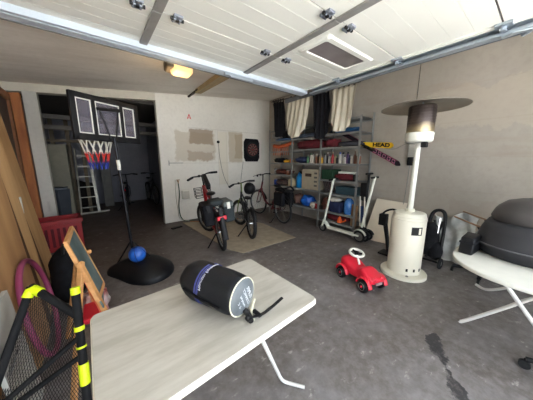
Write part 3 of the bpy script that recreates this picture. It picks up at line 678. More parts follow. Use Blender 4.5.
def bicycle(label, loc, heading, wb=1.08, r=.34, fc=None, steer=0., saddle=.92, bar=1.1, rack=False, step=False, stemcol=None, tyre=.022, fender=None, group='bicycles', stand=True, lean=0, thick=1.0, hw=.31):
    """x forward, rear contact at the origin"""
    o = thing('bicycle', label, 'bicycle', loc, heading); o.rotation_euler[0] = lean
    fc = fc or MT['red']
    rear, front = V((0, 0, r)), V((wb, 0, r))
    htop, hbot = V((wb-.22, 0, bar-.18)), V((wb-.17, 0, r*2+.0)); hbot = V((wb-.155, 0, 2*r+.05))
    bb = V((.42, 0, .28)); st = V((.28, 0, saddle-.12))
    axis = (htop-hbot).normalized(); Rm = Matrix.Translation(hbot) @ Matrix.Rotation(steer, 4, axis) @ Matrix.Translation(-hbot)
    g = G(); g.tube([bb, st], .017*thick, 10)
    if step: g.tube(spline([hbot+axis*.02, V((wb-.35, 0, .42)), bb+V((.05, 0, .05)), bb]), .026, 12); g.tube([bb+V((.03, 0, .08)), (bb+st)/2+V((.02, 0, 0))], .02, 10)
    else: g.tube([hbot+axis*.03, bb], .024*thick, 10); g.tube([htop-axis*.03, st-V((0, 0, .03))], .017*thick, 10)
    g.tube([hbot, htop], .022*thick, 12)
    for s_ in (-1, 1):
        g.tube([bb+V((0, .02*s_, 0)), rear+V((.1, .055*s_, 0)), rear+V((0, .06*s_, 0))], .009, 8); g.tube([st-V((0, -.012*s_, .08)), rear+V((.05, .055*s_, .1)), rear+V((0, .06*s_, 0))], .008, 8)
    g.cyl(bb-V((0, .04, 0)), bb+V((0, .04, 0)), .03, n=12); g.done('frame', fc, o)
    wheel_parts(r, tyre, o, MT['dullsteel'], rear, fender)
    fo = Rm @ front; w = wheel_parts(r, tyre, o, MT['dullsteel'], fo, fender and fender*.6, steer)
    g = G(Rm)
    for s_ in (-1, 1): g.tube([hbot+V((0, .03*s_, 0)), hbot+V((.02, .06*s_, -.06)), front+V((0, .06*s_, 0))], [.014, .014, .01], 8)
    g.cyl(hbot-V((0, .035, 0)), hbot+V((0, .035, 0)), .018, n=10); g.done('fork', stemcol or fc, o)
    top = htop+axis*.10; top.z = bar
    g = G(Rm); g.tube([htop, htop+axis*.05, top], .014, 10); g.tube([top, top+V((.05, 0, 0))], .014, 8); hb = g.done('stem', stemcol or MT['black'], o)
    c = top+V((.05, 0, 0)); g = G(Rm)
    g.tube(spline([c+V((-.09, -hw, -.0)), c+V((-.03, -hw*.6, .02)), c+V((0, 0, 0)), c+V((-.03, hw*.6, .02)), c+V((-.09, hw, 0))]), .013, 8); hb = g.done('handlebar', MT['black'], o)
    for s_ in (-1, 1):
        G(Rm).tube([c+V((-.055, s_*.20, .016)), c+V((-.095, s_*(hw+.01), -.001))], .021, 10).done('grip', MT['rubber'], hb)
        G(Rm).tube([c+V((-.02, s_*.17, .01)), c+V((.03, s_*.2, 0)), c+V((.0, s_*.29, -.01))], .006, 6).done('brake_lever', MT['black'], hb)
    G(Rm).sph(c+V((.05, 0, .0)), .03, (1, 1, .8)).done('headlight', MT['black'], hb)
    sd = G(); sd.sph((0, 0, 0), 1, (.14, .075, .03), n=16)
    for v in sd.b.verts:
        if v.co.x > 0: v.co.y *= 1-.6*min(1, v.co.x/.14)
    for v in sd.b.verts: v.co += V((.24, 0, saddle))
    s_o = sd.done('saddle', MT['black'], o); G().tube([st, (.25, 0, saddle-.02)], .014, 8).done('seat_post', MT['dullsteel'], s_o)
    g = G(); g.lathe([(.085, -.004), (.09, 0), (.085, .004)], o=bb+V((0, -.055, 0)), ax=(0, 1, 0), n=24)
    g.bar(bb+V((0, -.07, 0)), bb+V((.1, -.07, -.13)), .02, .012); g.bar(bb+V((0, .07, 0)), bb+V((-.1, .07, .13)), .02, .012); cr = g.done('crankset', MT['dullsteel'], o)
    for p in (bb+V((.1, -.12, -.13)), bb+V((-.1, .12, .13))): G().box(-.045, .045, -.045, .045, -.012, .012, o=p).done('pedal', MT['black'], cr, bevel=.004)
    G().tube([bb+V((0, -.055, .085)), rear+V((0, -.055, .04)), rear+V((-.04, -.055, 0)), rear+V((0, -.055, -.04)), bb+V((0, -.055, -.085))], .005, 5, closed=True).done('chain', MT['dullsteel'], o)
    if stand: G().tube([V((.12, .05, .25)), V((.16, .22, .008)), V((.19, .24, .006))], .011, 8).done('kickstand', MT['black'], o)
    if rack:
        g = G(); z = 2*r+.10
        for s_ in (-1, 0, 1): g.tube([(.22, .05*s_, z), (-.30, .055*s_, z)], .007, 6)
        for s_ in (-1, 1): g.tube([(-.12, .055*s_, z), (0, .065*s_, r)], .006, 6)
        for x in (.1, -.1, -.3): g.tube([(x, -.055, z), (x, .055, z)], .006, 6)
        g.done('rack', MT['black'], o)
    return o

b1 = bicycle('red bicycle with grey panniers and front carrier, leftmost on the rug', (1.53, 3.12, 0), math.radians(77), 1.08, .31, MT['red'], math.radians(24), .92, 1.17, rack=True, tyre=.032, fender=150, thick=1.5, lean=math.radians(-7))
pn = mat('pannier grey', srgb(50, 56, 58), .75, var=.25, scale=10, bump=.2)
pl_ = mat('pannier lid', srgb(92, 98, 96), .7, var=.1)
for s_ in (-1, 1):
    def pf(g, x0, x1, y0, y1, z0, z1): return g.box(x0, x1, y0, y1, z0, z1)
    g = G(); y0, y1 = (.075, .23) if s_ > 0 else (-.23, -.075)
    g.box(-.22, .16, y0, y1, .50, .80); p_ = g.done('pannier', pn if s_ < 0 else MT['blackcloth'], b1, bevel=.035, seg=3)
    G().box(-.225, .165, y0-.006, y1+.006, .74, .83).done('flap', pl_ if s_ < 0 else MT['blackcloth'], p_, bevel=.03, seg=3)
    G().box(-.235, -.222, (y0+y1)/2-.025, (y0+y1)/2+.025, .72, .82).done('reflector', MT['white'] if s_ < 0 else MT['black'], p_, bevel=.004)
G().box(-.16, .14, -.11, .11, .77, .86).done('rack_bag', pn, b1, bevel=.04, seg=3)
G().box(-.355, -.32, -.07, .07, .60, .66).done('tail_light', MT['toyred'], b1, bevel=.01)
G().tube([(-.31, 0, .78), (-.37, 0, .55), (-.43, 0, .32)], .035, 8, flat=.3).done('mudflap', MT['black'], b1)
g = G(); x = 1.10
for z in (.72, .78, .84, .90): g.tube([(x-.02, -.15, z), (x+.2, -.15, z), (x+.2, .15, z), (x-.02, .15, z)], .006, 6, closed=True)
for y in (-.15, 0, .15): g.tube([(x-.02, y, .90), (x-.02, y, .72), (x+.2, y, .72), (x+.2, y, .90)], .006, 6)
g.tube([(x-.02, 0, .8), (x-.16, 0, .8)], .012, 6)
g.done('front_carrier', MT['black'], b1)
G().box(.50, .86, -.035, .035, .45, .55, R=Matrix.Rotation(-.5, 4, 'Y'), o=(.13, 0, .33)).done('battery', MT['black'], b1, bevel=.012)

b2 = bicycle('black bicycle with yellow-green head tube, in the middle of the row on the rug', (2.20, 3.27, 0), math.radians(72), .95, .29, mat('bike black', (.02, .02, .02), .35), math.radians(22), .74, .97, tyre=.034, stemcol=mat('bike lime', srgb(92, 108, 38), .45), fender=70)
hm = G(); hm.lathe([(.13, -.07), (.135, -.03), (.12, .03), (.085, .08), (.03, .105)], ax=(.3, -1, 0), n=20); hmo = hm.done('bike_helmet', MT['black']); hmo.location = (2.66, 3.98, .84); tag(hmo, 'round black helmet hanging from the handlebar of the middle bicycle', 'helmet')

b3 = bicycle('dark red bicycle parked in the far corner against the shelving rack', (3.34, 3.66, 0), math.radians(84), 1.12, .33, mat('bike dark red', srgb(92, 26, 30), .4), math.radians(12), .86, 1.08, rack=True, step=True, tyre=.02, fender=140, hw=.22)
g = G(); g.tube(spline([(-.25, -.12, .80), (-.1, -.14, .86), (.1, -.13, .80), (.1, .13, .80), (-.1, .14, .86), (-.25, .12, .80)]), .02, 8, closed=True).box(-.24, .1, -.11, .11, .76, .80).done('carrier_cushion', MT['black'], b3)
for s_ in (-1, 1): G().box(-.2, .14, .07 if s_ > 0 else -.17, .17 if s_ > 0 else -.07, .44, .74).done('pannier', MT['blackcloth'], b3, bevel=.03)

# rug under the bikes
rg = G(); pts = [(1.46, 2.90), (2.95, 2.78), (3.42, 4.10), (3.05, 4.55), (1.72, 4.62)]
pts = [(1.50, 5.10), (1.60, 3.05), (1.72, 2.78), (2.88, 2.78), (2.95, 3.90), (2.75, 4.55)]
rg.prism([(x, y, .001) for x, y in pts], (0, 0, .009)); o = rg.done('rug', mat('rug beige', srgb(158, 145, 125), .95, var=.15, scale=9, bump=.3)); tag(o, 'worn beige rug on the garage floor under the parked bicycles', 'rug')

# ------------------------------------------------------------------ scooters
def scooter(label, loc, rz, bodym, stemm, lean=0, L=.66, hgt=1.08, fold=False, wheel=.09, rake=.18, bw=.2, rw=None):
    o = thing('kick_scooter', label, 'scooter', loc, rz); o.rotation_euler[0] = lean
    for x in (0, L):
        wheel = rw if (rw and x) else (.09 if rw else wheel)
        w = G().ring((x, 0, wheel), (0, 1, 0), wheel-.02, .02, 24, 8).done('wheel', MT['rubber'], o); G().cyl((x, -.014, wheel), (x, .014, wheel), wheel-.03, n=20).done('hub', MT['dullsteel'], w)
    g = G(); g.box(.14, L-.06, -.055, .055, wheel-.005, wheel+.03); g.bar((L-.08, 0, wheel+.01), (L, 0, wheel+.01), .07, .03); g.bar((.15, 0, wheel+.015), (.06, 0, wheel+.12), .08, .035)
    g.done('deck', bodym, o, bevel=.01)
    G().tube([(L+(.135)*math.cos(math.radians(t)), 0, wheel+(wheel+.018)*math.sin(math.radians(t))) if 0 else (L+(wheel+.016)*math.cos(math.radians(t)), 0, wheel+(wheel+.016)*math.sin(math.radians(t))) for t in range(20, 150, 12)], .03, 8, flat=.25).done('mudguard', bodym, o)
    top = V((rake, 0, hgt))
    g = G(); g.tube([(0, 0, wheel+.02), (.04, 0, .26)], .03, 10)
    for s_ in (-1, 1): g.bar((0, .03*s_, wheel), (.02, .03*s_, .2), .02, .012)
    g.done('fork', bodym, o, bevel=.004)
    G().tube([(.035, 0, .22), top], .021, 12).done('stem', stemm, o)
    hb = G().tube([top+V((0, -bw, 0)), top+V((0, bw, 0))], .013, 10).done('handlebar', stemm, o)
    for s_ in (-1, 1): G().tube([top+V((0, (bw-.08)*s_, 0)), top+V((0, (bw+.01)*s_, 0))], .018, 10).done('grip', MT['black'], hb)
    return o
wm = mat('scooter white', srgb(224, 226, 212), .35, var=.03)
s1 = scooter('white kick scooter standing in front of the shelving rack', (3.62, 2.72, 0), math.radians(-90), wm, wm, 0, .80, 1.10, rake=.24, bw=.12, rw=.11)
s1.rotation_euler = (math.radians(3), 0, math.radians(-90))
gm = mat('scooter dark', srgb(30, 32, 36), .45)
s2 = scooter('dark folded scooter with white side rails standing upright beside the rack end', (3.86, 2.02, .0), math.radians(-90), gm, MT['black'], 0, .14, 1.22, rake=.07, bw=.10)
for dx in (-.05, .035): G().bar((.04+dx, -.03, .24), (.0+dx, -.03, .80), .028, .02).done('side_rail', MT['white'], s2, bevel=.004)
G().box(-.03, .04, -.04, .03, .30, .62).done('label_panel', mat('scooter blue', srgb(40, 62, 104), .4), s2, bevel=.006)
G().box(-.07, .07, -.03, .03, .72, 1.05).done('folding_block', MT['black'], s2, bevel=.02)
s3 = scooter('folded kick scooter with slanted white pole, nearest the pale leaning board', (3.72, 1.98, 0), math.radians(-90), gm, wm, 0, .10, 1.17, rake=.20, bw=.10)

# leaning pale board by the wall
lb = G(); lb.prism([(3.88, 1.98, 0), (3.96, 1.42, 0), (4.22, 1.42, .72), (4.18, 1.93, .74)], (.022, .004, .0)); o = lb.done('leaning_board', mat('pale board', srgb(214, 202, 182), .7, var=.08, scale=3), bevel=.003); tag(o, 'pale flat board leaning against the right wall behind the patio heater', 'board')
cb = G().prism([(3.80, 2.10, .205), (3.80, 2.22, .205), (3.86, 2.24, .62), (3.86, 2.11, .60)], (.012, 0, 0)).done('cardboard', mat('cardboard brown', srgb(128, 98, 70), .8)); tag(cb, 'brown cardboard sheet standing at the open end of the rack', 'cardboard')

# ------------------------------------------------------------------ black folded stroller and bag behind the heater
stn = thing('folded_stroller', 'black folded stroller leaning behind the right side of the patio heater', 'stroller', (3.60, .84, 0))
g = G()
g.tube(spline([(.02, .10, .12), (.04, .09, .5), (.08, .07, .72), (.10, 0, .78), (.08, -.07, .73), (.04, -.09, .5), (.0, -.09, .12)]), .022, 10)
g.tube([(.0, .06, .10), (.14, -.05, .62)], .016, 8); g.tube([(.0, -.06, .10), (.14, .05, .62)], .016, 8)
g.tube([(-.04, .12, .08), (-.04, -.12, .08)], .014, 8); g.done('frame', MT['black'], stn)
g = G(); g.tube([(-.0, -.03, .25), (.03, -.035, .68)], .012, 8); g.done('side_strut', MT['chrome'], stn)
g = G(); g.sph((.04, .05, .36), 1, (.09, .11, .26)); g.sph((.03, -.03, .22), 1, (.08, .09, .14)); g.done('seat_cloth', MT['blackcloth'], stn)
for y in (-.12, .12):
    w = G().ring((-.04, y, .075), (0, 1, 0), .055, .02, 20, 8).done('wheel', MT['rubber'], stn); G().cyl((-.04, y-.012, .075), (-.04, y+.012, .075), .035, n=14).done('hub', MT['dullsteel'], w)
cb_ = thing('child_carrier', 'black plastic carrier standing behind the left side of the patio heater', 'carrier', (3.50, 1.40, 0))
g = G(); g.tube(spline([(0, .12, .60), (.02, .06, .68), (.02, -.05, .72), (0, -.2, .68)]), .016, 8); g.box(-.04, .05, .03, .14, .45, .63); g.done('shell', MT['black'], cb_, bevel=.02)
g = G(); g.tube([(0, .05, .48), (.0, .0, .25), (.0, -.03, .03)], [.035, .03, .022], 8); g.tube([(0, -.18, .68), (.0, -.12, .3), (.0, -.06, .03)], .016, 8); g.box(-.1, .1, -.2, .08, 0, .03); g.done('stand', MT['black'], cb_, bevel=.006)

# crumpled sheet by the wall
def crump(u, v):
    y = 1.02-.52*u; z = .0+.64*v*(1-.10*math.sin(u*PI*2)); 
    return (4.20-.22*(1-v)**1.3-.035*math.sin(u*17+v*6)-.03*math.sin(v*13-u*7), y+.02*math.sin(v*9), z)
o = G().grid(crump, 40, 36, .004).done('plastic_sheet', mat('foggy sheet', srgb(178, 180, 178), .35, var=.2, scale=12, bump=.5), angle=.5); tag(o, 'crumpled grey-blue plastic sheet against the right wall beside the folded stroller', 'plastic sheet')

# ------------------------------------------------------------------ red ride-on toy car
F_ = V((2.50, 1.03, 0)); Bk = V((2.33, 1.50, 0)); hd = math.radians(-106)
tc_ = thing('ride_on_car', 'red ride-on toy car with a white steering wheel on the garage floor', 'toy car', (2.385, 1.215, 0), hd); tc_.scale = (.93, 1.0, 1.0)
# body outline from the side (x forward), lofted across y
prof = [(-.27, .13, .24, .075), (-.25, .09, .27, .10), (-.17, .085, .275, .115), (-.09, .08, .235, .115), (.0, .08, .20, .10), (.05, .08, .215, .095), (.09, .085, .255, .10), (.14, .09, .235, .11), (.21, .10, .205, .115), (.265, .11, .185, .10), (.285, .13, .165, .075)]
g = G(); rings = []
for (x, zb, zt, hw) in prof:
    ring = []
    for k in range(20):
        a = 2*PI*k/20; cy = math.copysign(abs(math.cos(a))**.55, math.cos(a))*hw; cz = (zb+zt)/2+math.copysign(abs(math.sin(a))**.6, math.sin(a))*(zt-zb)/2
        ring.append(g.v((x, cy, cz)))
    rings.append(ring)
for A, B in zip(rings, rings[1:]):
    for j in range(20): g.face([A[j], A[(j+1) % 20], B[(j+1) % 20], B[j]])
g.face(rings[0][::-1]); g.face(rings[-1]); o = g.done('body', MT['toyred'], tc_, angle=2); k = o.modifiers.new('s', 'SUBSURF'); k.levels = 1; k.render_levels = 2
for x, yy in ((-.19, .125), (-.19, -.125), (.185, .125), (.185, -.125)):
    G().tube([(x+.10*math.cos(math.radians(t)), yy*.93, .075+.095*math.sin(math.radians(t))) for t in range(5, 180, 12)], .028, 8, flat=.5).done('mudguard', MT['toyred'], tc_)
    w = G().lathe([(.045, -.026), (.068, -.024), (.074, -.012), (.074, .012), (.068, .024), (.045, .026)], o=(x, yy, .074), ax=(0, 1, 0), n=28).done('wheel', MT['black'], tc_)
    sg = 1 if yy > 0 else -1
    G().ring((x, yy+.027*sg, .074), (0, 1, 0), .042, .003, 24, 6).done('hub_ring', MT['dullsteel'], w); G().sph((x, yy+.024*sg, .074), .016, (1, .6, 1)).done('hub_cap', MT['toyred'], w)
for y in (-.05, .05): G().sph((.275, y, .175), .028, (.6, 1, 1)).done('headlight', MT['toyred'], tc_)
G().box(.28, .295, -.045, .045, .11, .14).done('grille', mat('toy grey', srgb(150, 120, 120), .5), tc_, bevel=.003)
ax = V((.22, 0, .95)).normalized(); c0 = V((-.085, 0, .345))
st_ = G().cyl((-.02, 0, .22), c0, .014, n=10).done('steering_column', MT['white'], tc_)
sw = G(); sw.ring(c0, ax, .082, .016, 30, 10); sw.done('steering_wheel', MT['white'], tc_)
g = G(); u = ax.cross(V((0, 1, 0))).normalized()
for a in (PI/2, PI*7/6, PI*11/6): g.tube([c0, c0+(u*math.sin(a)+V((0, 1, 0))*math.cos(a))*.075], .011, 6)
g.cyl(c0-ax*.01, c0+ax*.014, .026, n=14); g.done('wheel_hub', MT['black'], tc_)
# ------------------------------------------------------------------ basketball stand
bs = thing('basketball_stand', 'portable basketball hoop stand with a black water-filled base', 'basketball hoop', (.30, 3.10, 0))
pbx = [(-.30, .42), (-.05, .50), (.22, .38), (.46, .12), (.55, -.12), (.50, -.26), (.30, -.33), (.05, -.30), (-.12, -.15), (-.27, .08), (-.36, .26)]
pbx = [(-.30, .25), (-.16, .36), (.02, .38), (.22, .26), (.37, .08), (.42, -.10), (.37, -.26), (.24, -.38), (.06, -.40), (-.10, -.26), (-.20, -.05), (-.31, .16)]
g = G(); cx_, cy_ = .10, .0
layers = [(1.0, 0), (1.0, .04), (.94, .08), (.75, .13), (.5, .18), (.25, .20)]
rings = [[g.v((cx_+(x-cx_)*s_, cy_+(y-cy_)*s_, z)) for x, y in [tuple(p)[:2] for p in spline([(*q, 0) for q in pbx+[pbx[0]]], 3)[:-1]]] for s_, z in layers]
for A, B in zip(rings, rings[1:]):
    for j in range(len(A)): g.face([A[j], A[(j+1) % len(A)], B[(j+1) % len(A)], B[j]])
g.face(rings[0][::-1]); g.face(rings[-1]); g.done('water_base', MT['black'], bs, angle=1)
G().cyl((.28, -.14, .08), (.28, -.14, .13), .03, n=14).done('fill_cap', MT['black'], bs)
G().tube([(-.01, .12, .1), (-.075, .085, 1.70)], .017, 14).done('pole', mat('pole dark', srgb(34, 34, 38), .3, .5), bs)
G().tube([(-.0598, .093, 1.33), (-.0647, .0906, 1.45)], .0195, 14).done('label_sleeve', MT['white'], bs)
for p in ((.24, -.05, .10), (-.2, .26, .08)): G().tube([(-.022, .11, .42), p], .010, 8).done('brace', MT['black'], bs)
# backboard plane: faces away from the door; u along the board, nrm towards the rim
uB = V((.868, .497, 0)); nB = V((-.497, .868, 0)); oB = V((-.105, .13, 1.90))
def bp(a, z, d=0): return oB+uB*a+V((0, 0, z))+nB*d
def rbar(g, a0, a1, z0, z1, d0, d1):
    P = [g.v(bp(a, z, d)) for a in (a0, a1) for d in (d0, d1) for z in (z0, z1)]
    for f in ((0,1,3,2), (4,6,7,5), (0,4,5,1), (2,3,7,6), (0,2,6,4), (1,5,7,3)): g.face([P[i] for i in f])
W, H = .375, .24
g = G(); rbar(g, -W, W, H-.055, H, -.02, .02); rbar(g, -W, W, -H, -H+.07, -.02, .02); rbar(g, -W, -W+.055, -H, H, -.02, .02); rbar(g, W-.055, W, -H, H, -.02, .02)
rbar(g, -.175, -.135, -H+.06, H-.05, -.018, .018); rbar(g, .135, .175, -H+.06, H-.05, -.018, .018)
g.done('backboard_frame', MT['black'], bs, bevel=.008)
g = G(); rbar(g, -W+.05, W-.05, -H+.06, H-.05, -.003, .003); g.done('backboard_pane', mat('backboard pane', srgb(120, 116, 128), .2, alpha=.45), bs)
g = G()
for a0, a1, z0, z1 in ((-W+.055, -.175, -H+.07, H-.055), (-.135, .135, -H+.07, H-.055), (.175, W-.055, -H+.07, H-.055)):
    for q in ((a0, a0+.011, z0, z1), (a1-.011, a1, z0, z1), (a0, a1, z0, z0+.011), (a0, a1, z1-.011, z1)): rbar(g, *q, -.007, .007)
g.done('backboard_lines', MT['white'], bs)
g = G(); g.bar(bp(-.13, .10, -.03), bp(.13, .13, -.03), .035, .035); g.tube([bp(-.11, .1, -.03), bp(-.02, -.22, -.04)], .008, 6); g.tube([bp(.10, .12, -.03), bp(.04, -.2, -.04)], .008, 6)
g.tube([bp(-.02, -.21, -.04), (-.07, .09, 1.62)], .012, 8); g.tube([bp(.04, -.2, -.04), (-.075, .085, 1.69)], .014, 8); g.done('bracket', MT['black'], bs)
rc = bp(-.03, -H+.06, .23)
rm = G(); rm.ring(rc, (0, 0, 1), .175, .009, 32, 8); rm.bar(bp(-.03, -H+.06, 0), bp(-.03, -H+.06, .06), .08, .012); rmo = rm.done('rim', MT['orange'], bs)
def net(z0, z1, m, name):
    g = G(); n = 12
    for k in range(n):
        for s_ in (1, -1):
            P = []
            for i in range(7):
                t = z0+(z1-z0)*i/6; r = .172*(1-.52*t**.8); a = 2*PI*k/n+s_*t*2*PI/n*1.5
                P.append(rc+V((r*math.cos(a), r*math.sin(a), -.01-.37*t)))
            g.tube(P, .0062, 5)
    g.done(name, m, rmo)
net(0, .5, MT['white'], 'net_upper'); net(.45, .78, mat('net red', srgb(196, 46, 36), .7), 'net_middle'); net(.72, 1.0, mat('net blue', srgb(30, 50, 140), .7), 'net_lower')
bl = thing('ball', 'bright blue ball resting on the black basketball base against the pole', 'ball', (.315, 3.06, .275))
G().sph((0, 0, 0), .10, n=28).done('shell', mat('ball blue', srgb(34, 90, 176), .35, var=.12, scale=4), bl); G().ring((0, 0, 0), (.4, .8, .3), .0995, .004, 36, 6).ring((0, 0, 0), (.9, -.3, .2), .0995, .004, 36, 6).done('seam', mat('ball navy', srgb(20, 30, 90), .4), bl)

# ------------------------------------------------------------------ left side: boards, post, hoop, crate, bag
ply = mat('plywood', srgb(184, 142, 92), .6, col2=srgb(206, 166, 116), scale=2.2, stretch=(1, 3.5, .5))
ply2 = mat('plywood dark', srgb(160, 118, 74), .6, col2=srgb(188, 146, 98), scale=2.2, stretch=(1, 3.5, .5))
def leaning(y0, y1, x0, x1, z1, th, m, label, y0b=None):
    g = G(); g.prism([(x0, y0, 0), (x0, y1, 0), (x1, y1, z1), (x1, y0, z1)], (-th, 0, 0)); return tag(g.done('plywood_sheet', m, bevel=.002), label, 'board', 'wooden sheets leaning on the left wall')
leaning(1.6, 4.1, -.585, -.835, 2.26, .018, ply, 'brown wooden sheet reaching furthest into the garage, leaning on the left wall')
leaning(1.6, 3.2, -.525, -.722, 2.22, .012, ply2, 'second sheet of the leaning wooden stack, just in front of the longest one')
leaning(1.6, 2.88, -.472, -.640, 2.20, .012, ply, 'third wooden sheet of the leaning stack on the left wall')
leaning(1.6, 2.45, -.445, -.600, 2.18, .014, ply2, 'nearest wooden sheet of the leaning stack, behind the pink hoop')
o = G().prism([(-.405, 1.45, 0), (-.405, 1.80, 0), (-.465, 1.80, .72), (-.465, 1.45, .72)], (-.02, 0, 0)).done('pale_board', mat('pale panel', srgb(176, 174, 166), .6)); tag(o, 'pale grey board low at the left edge beside the pink hoop', 'board')
o = G().prism([(-.92, 5.18, 0), (-.785, 5.18, 0), (-.785, 5.18, 2.47), (-.92, 5.18, 2.45)], (0, .09, 0)).done('wooden_post', mat('orange timber', srgb(178, 112, 58), .65, col2=srgb(140, 78, 40), scale=5, stretch=(3, 3, .6)), bevel=.004); tag(o, 'orange-brown timber plank standing against the pillar of the opening', 'plank')
fr = thing('framed_panel', 'dark glazed panel in a brown wooden frame standing on the left wall behind the sheets', 'panel', (0, 0, 0))
G().box(-.93, -.91, 3.8, 5.05, .1, 2.32).done('dark_pane', mat('dark pane', srgb(30, 34, 38), .4), fr)
G().box(-.95, -.88, 3.7, 3.8, .0, 2.42).box(-.95, -.88, 5.05, 5.15, .0, 2.42).box(-.95, -.88, 3.8, 5.05, 2.32, 2.42).box(-.95, -.88, 3.8, 5.05, 0, .1).done('frame', mat('frame brown', srgb(128, 82, 48), .6), fr)
for i, (y0, y1, xa, xb, zt, lb_) in enumerate(((3.24, 3.32, -.535, -.76, 2.0, 'added dark strip imitating gap shade on the longest sheet, furthest of three'), (2.91, 2.97, -.490, -.685, 1.75, 'added dark strip imitating gap shade between the second and third leaning sheets'), (2.50, 2.57, -.452, -.62, 1.9, 'added dark strip imitating gap shade behind the nearest sheet, closest to the pink hoop'))):  # dark strips added along the sheet edges, imitating the shade in the gaps
    o = G().prism([(xa, y0, 0), (xa, y1+.05, 0), (xb, y1, zt), (xb, y0+.02, zt)], (-.028, 0, 0)).done('gap_shade_strip', mat('lath brown', srgb(92, 62, 38), .7, var=.2, scale=4, stretch=(1, 3, .5)) if i == 0 else bpy.data.materials['lath brown'], bevel=.002); tag(o, lb_, 'lath')
wc_ = thing('wood_clamp', 'small white handle hooked on the leaning wooden sheets', 'handle', (-.585, 2.98, .95))
G().box(-.0, .02, -.02, .02, 0, .16).done('clip_body', MT['white'], wc_, bevel=.005); G().box(.0, .018, -.012, .012, -.06, 0).done('tip', MT['dullsteel'], wc_)
# hula hoop
hp = G(); cH = V((-.425, 2.20, .372)); nrm = V((1, .02, .14)).normalized(); hp.ring(cH, nrm, .355, .018, 56, 10)
o = hp.done('hula_hoop', mat('hoop pink', srgb(150, 62, 100), .4, var=.2, scale=3)); tag(o, 'pink hula hoop leaning against the wooden sheets at the left', 'hula hoop')
# red crate
rc_ = thing('red_crate', 'red plastic crate on the floor in front of the pillar', 'crate', (-.56, 4.85, 0), .1)
g = G(); g.box(-.28, .28, -.2, .2, 0, .02)
for (a, b, c, d) in ((-.28, .28, -.2, -.185), (-.28, .28, .185, .2), (-.28, -.265, -.2, .2), (.265, .28, -.2, .2)): g.box(a, b, c, d, 0, .50)
g.done('body', MT['red'], rc_, bevel=.004); G().box(-.3, .3, -.22, -.19, .44, .51).box(-.3, .3, .19, .22, .44, .51).box(-.3, -.27, -.22, .22, .44, .51).box(.27, .3, -.22, .22, .44, .51).done('rim', MT['red'], rc_, bevel=.005)
g = G()
for i in range(7): g.box(-.24+i*.07, -.205+i*.07, -.203, -.2, .08, .38)
g.done('slots', MT['darkred'], rc_)
# black bag with cord
bg_ = thing('black_bag', 'black bag with a pale cord on the floor between the sheets and the easel', 'bag', (-.335, 2.95, 0))
g = G(); g.sph((0, 0, .26), 1, (.14, .22, .30), n=24)
for v in g.b.verts:
    v.co.z = max(0, v.co.z+.02*math.sin(v.co.y*20)); v.co.x *= 1+.12*math.sin(v.co.z*18+v.co.y*9)
g.done('body', MT['blackcloth'], bg_, angle=2); G().tube(spline([(.08, -.14, .46), (.14, -.12, .33), (.155, -.10, .18), (.15, .02, .08), (.14, .12, .14)]), .006, 6).done('cord', MT['white'], bg_)
G().tube(spline([(0, -.1, .52), (0, -.05, .58), (0, .06, .58), (0, .12, .50)]), .014, 8).done('carry_handle', MT['black'], bg_)

# ------------------------------------------------------------------ child's easel
es = thing('easel', 'small wooden children\'s easel with a green chalkboard', 'easel', (0, 0, 0))
TL, TR, BR, BL = V((-.170, 1.64, .975)), V((-.178, 2.19, .945)), V((-.045, 2.07, .465)), V((-.098, 1.62, .535))
TL, TR, BR, BL = V((-.19, 1.80, .93)), V((-.186, 2.22, .93)), V((-.046, 2.05, .47)), V((-.112, 1.76, .56))
BR = V((-.043, 2.04, .49)); BL = TL+(BR-TR)*.82
u_ = (TR-TL); v_ = (BR-TR); nn = u_.cross(v_).normalized()
if nn.x < 0: nn = -nn
g = G(); g.prism([TL+u_*.04+v_*.04, TL+u_*.96+v_*.04, TL+u_*.96+v_*.96, TL+u_*.04+v_*.96], nn*.008); g.done('chalkboard', mat('chalkboard green', srgb(66, 84, 84), .7, col2=srgb(96, 112, 112), scale=6), es)
g = G()
for a, b in ((TL, TR), (TR, BR), (BR, BL), (BL, TL)): g.bar(a, b, .028, .022, up=nn)
g.done('board_frame', MT['wood'], es, bevel=.003)
G().sph(TR+(BR-TR)*.45+nn*.02, .018).done('knob', MT['wood'], es)
ap = V((-.130, 1.71, .80))
for foot in (V((-.250, 1.58, 0)), V((.075, 1.62, 0))): G().bar(ap+(foot-ap)*-.03, foot, .032, .022).done('leg', MT['wood'], es, bevel=.003)
for foot in (V((-.32, 2.25, 0)), V((-.10, 2.30, 0))): G().bar(V((-.16, 2.05, .78)), foot, .03, .022).done('leg', MT['wood'], es, bevel=.003)
G().bar(ap+V((-.002, .0, -.05)), V((.045, 1.65, .02)), .020, .016).done('brace', mat('easel red', srgb(206, 84, 52), .5), es, bevel=.003)
f0 = TL+v_*1.5; f1 = TR+v_*1.5
G().box(-.19, -.07, 1.95, 2.20, .24, .28).done('tray', MT['toyred'], es, bevel=.01)
sack('red_toy', 'small red and white toy bundle on the floor under the easel', 'toys', (-.13, 2.5, 0), (.22, .28, .22), mat('toy heap', srgb(170, 36, 36), .5, col2=srgb(206, 200, 196), scale=14), 0, 31)

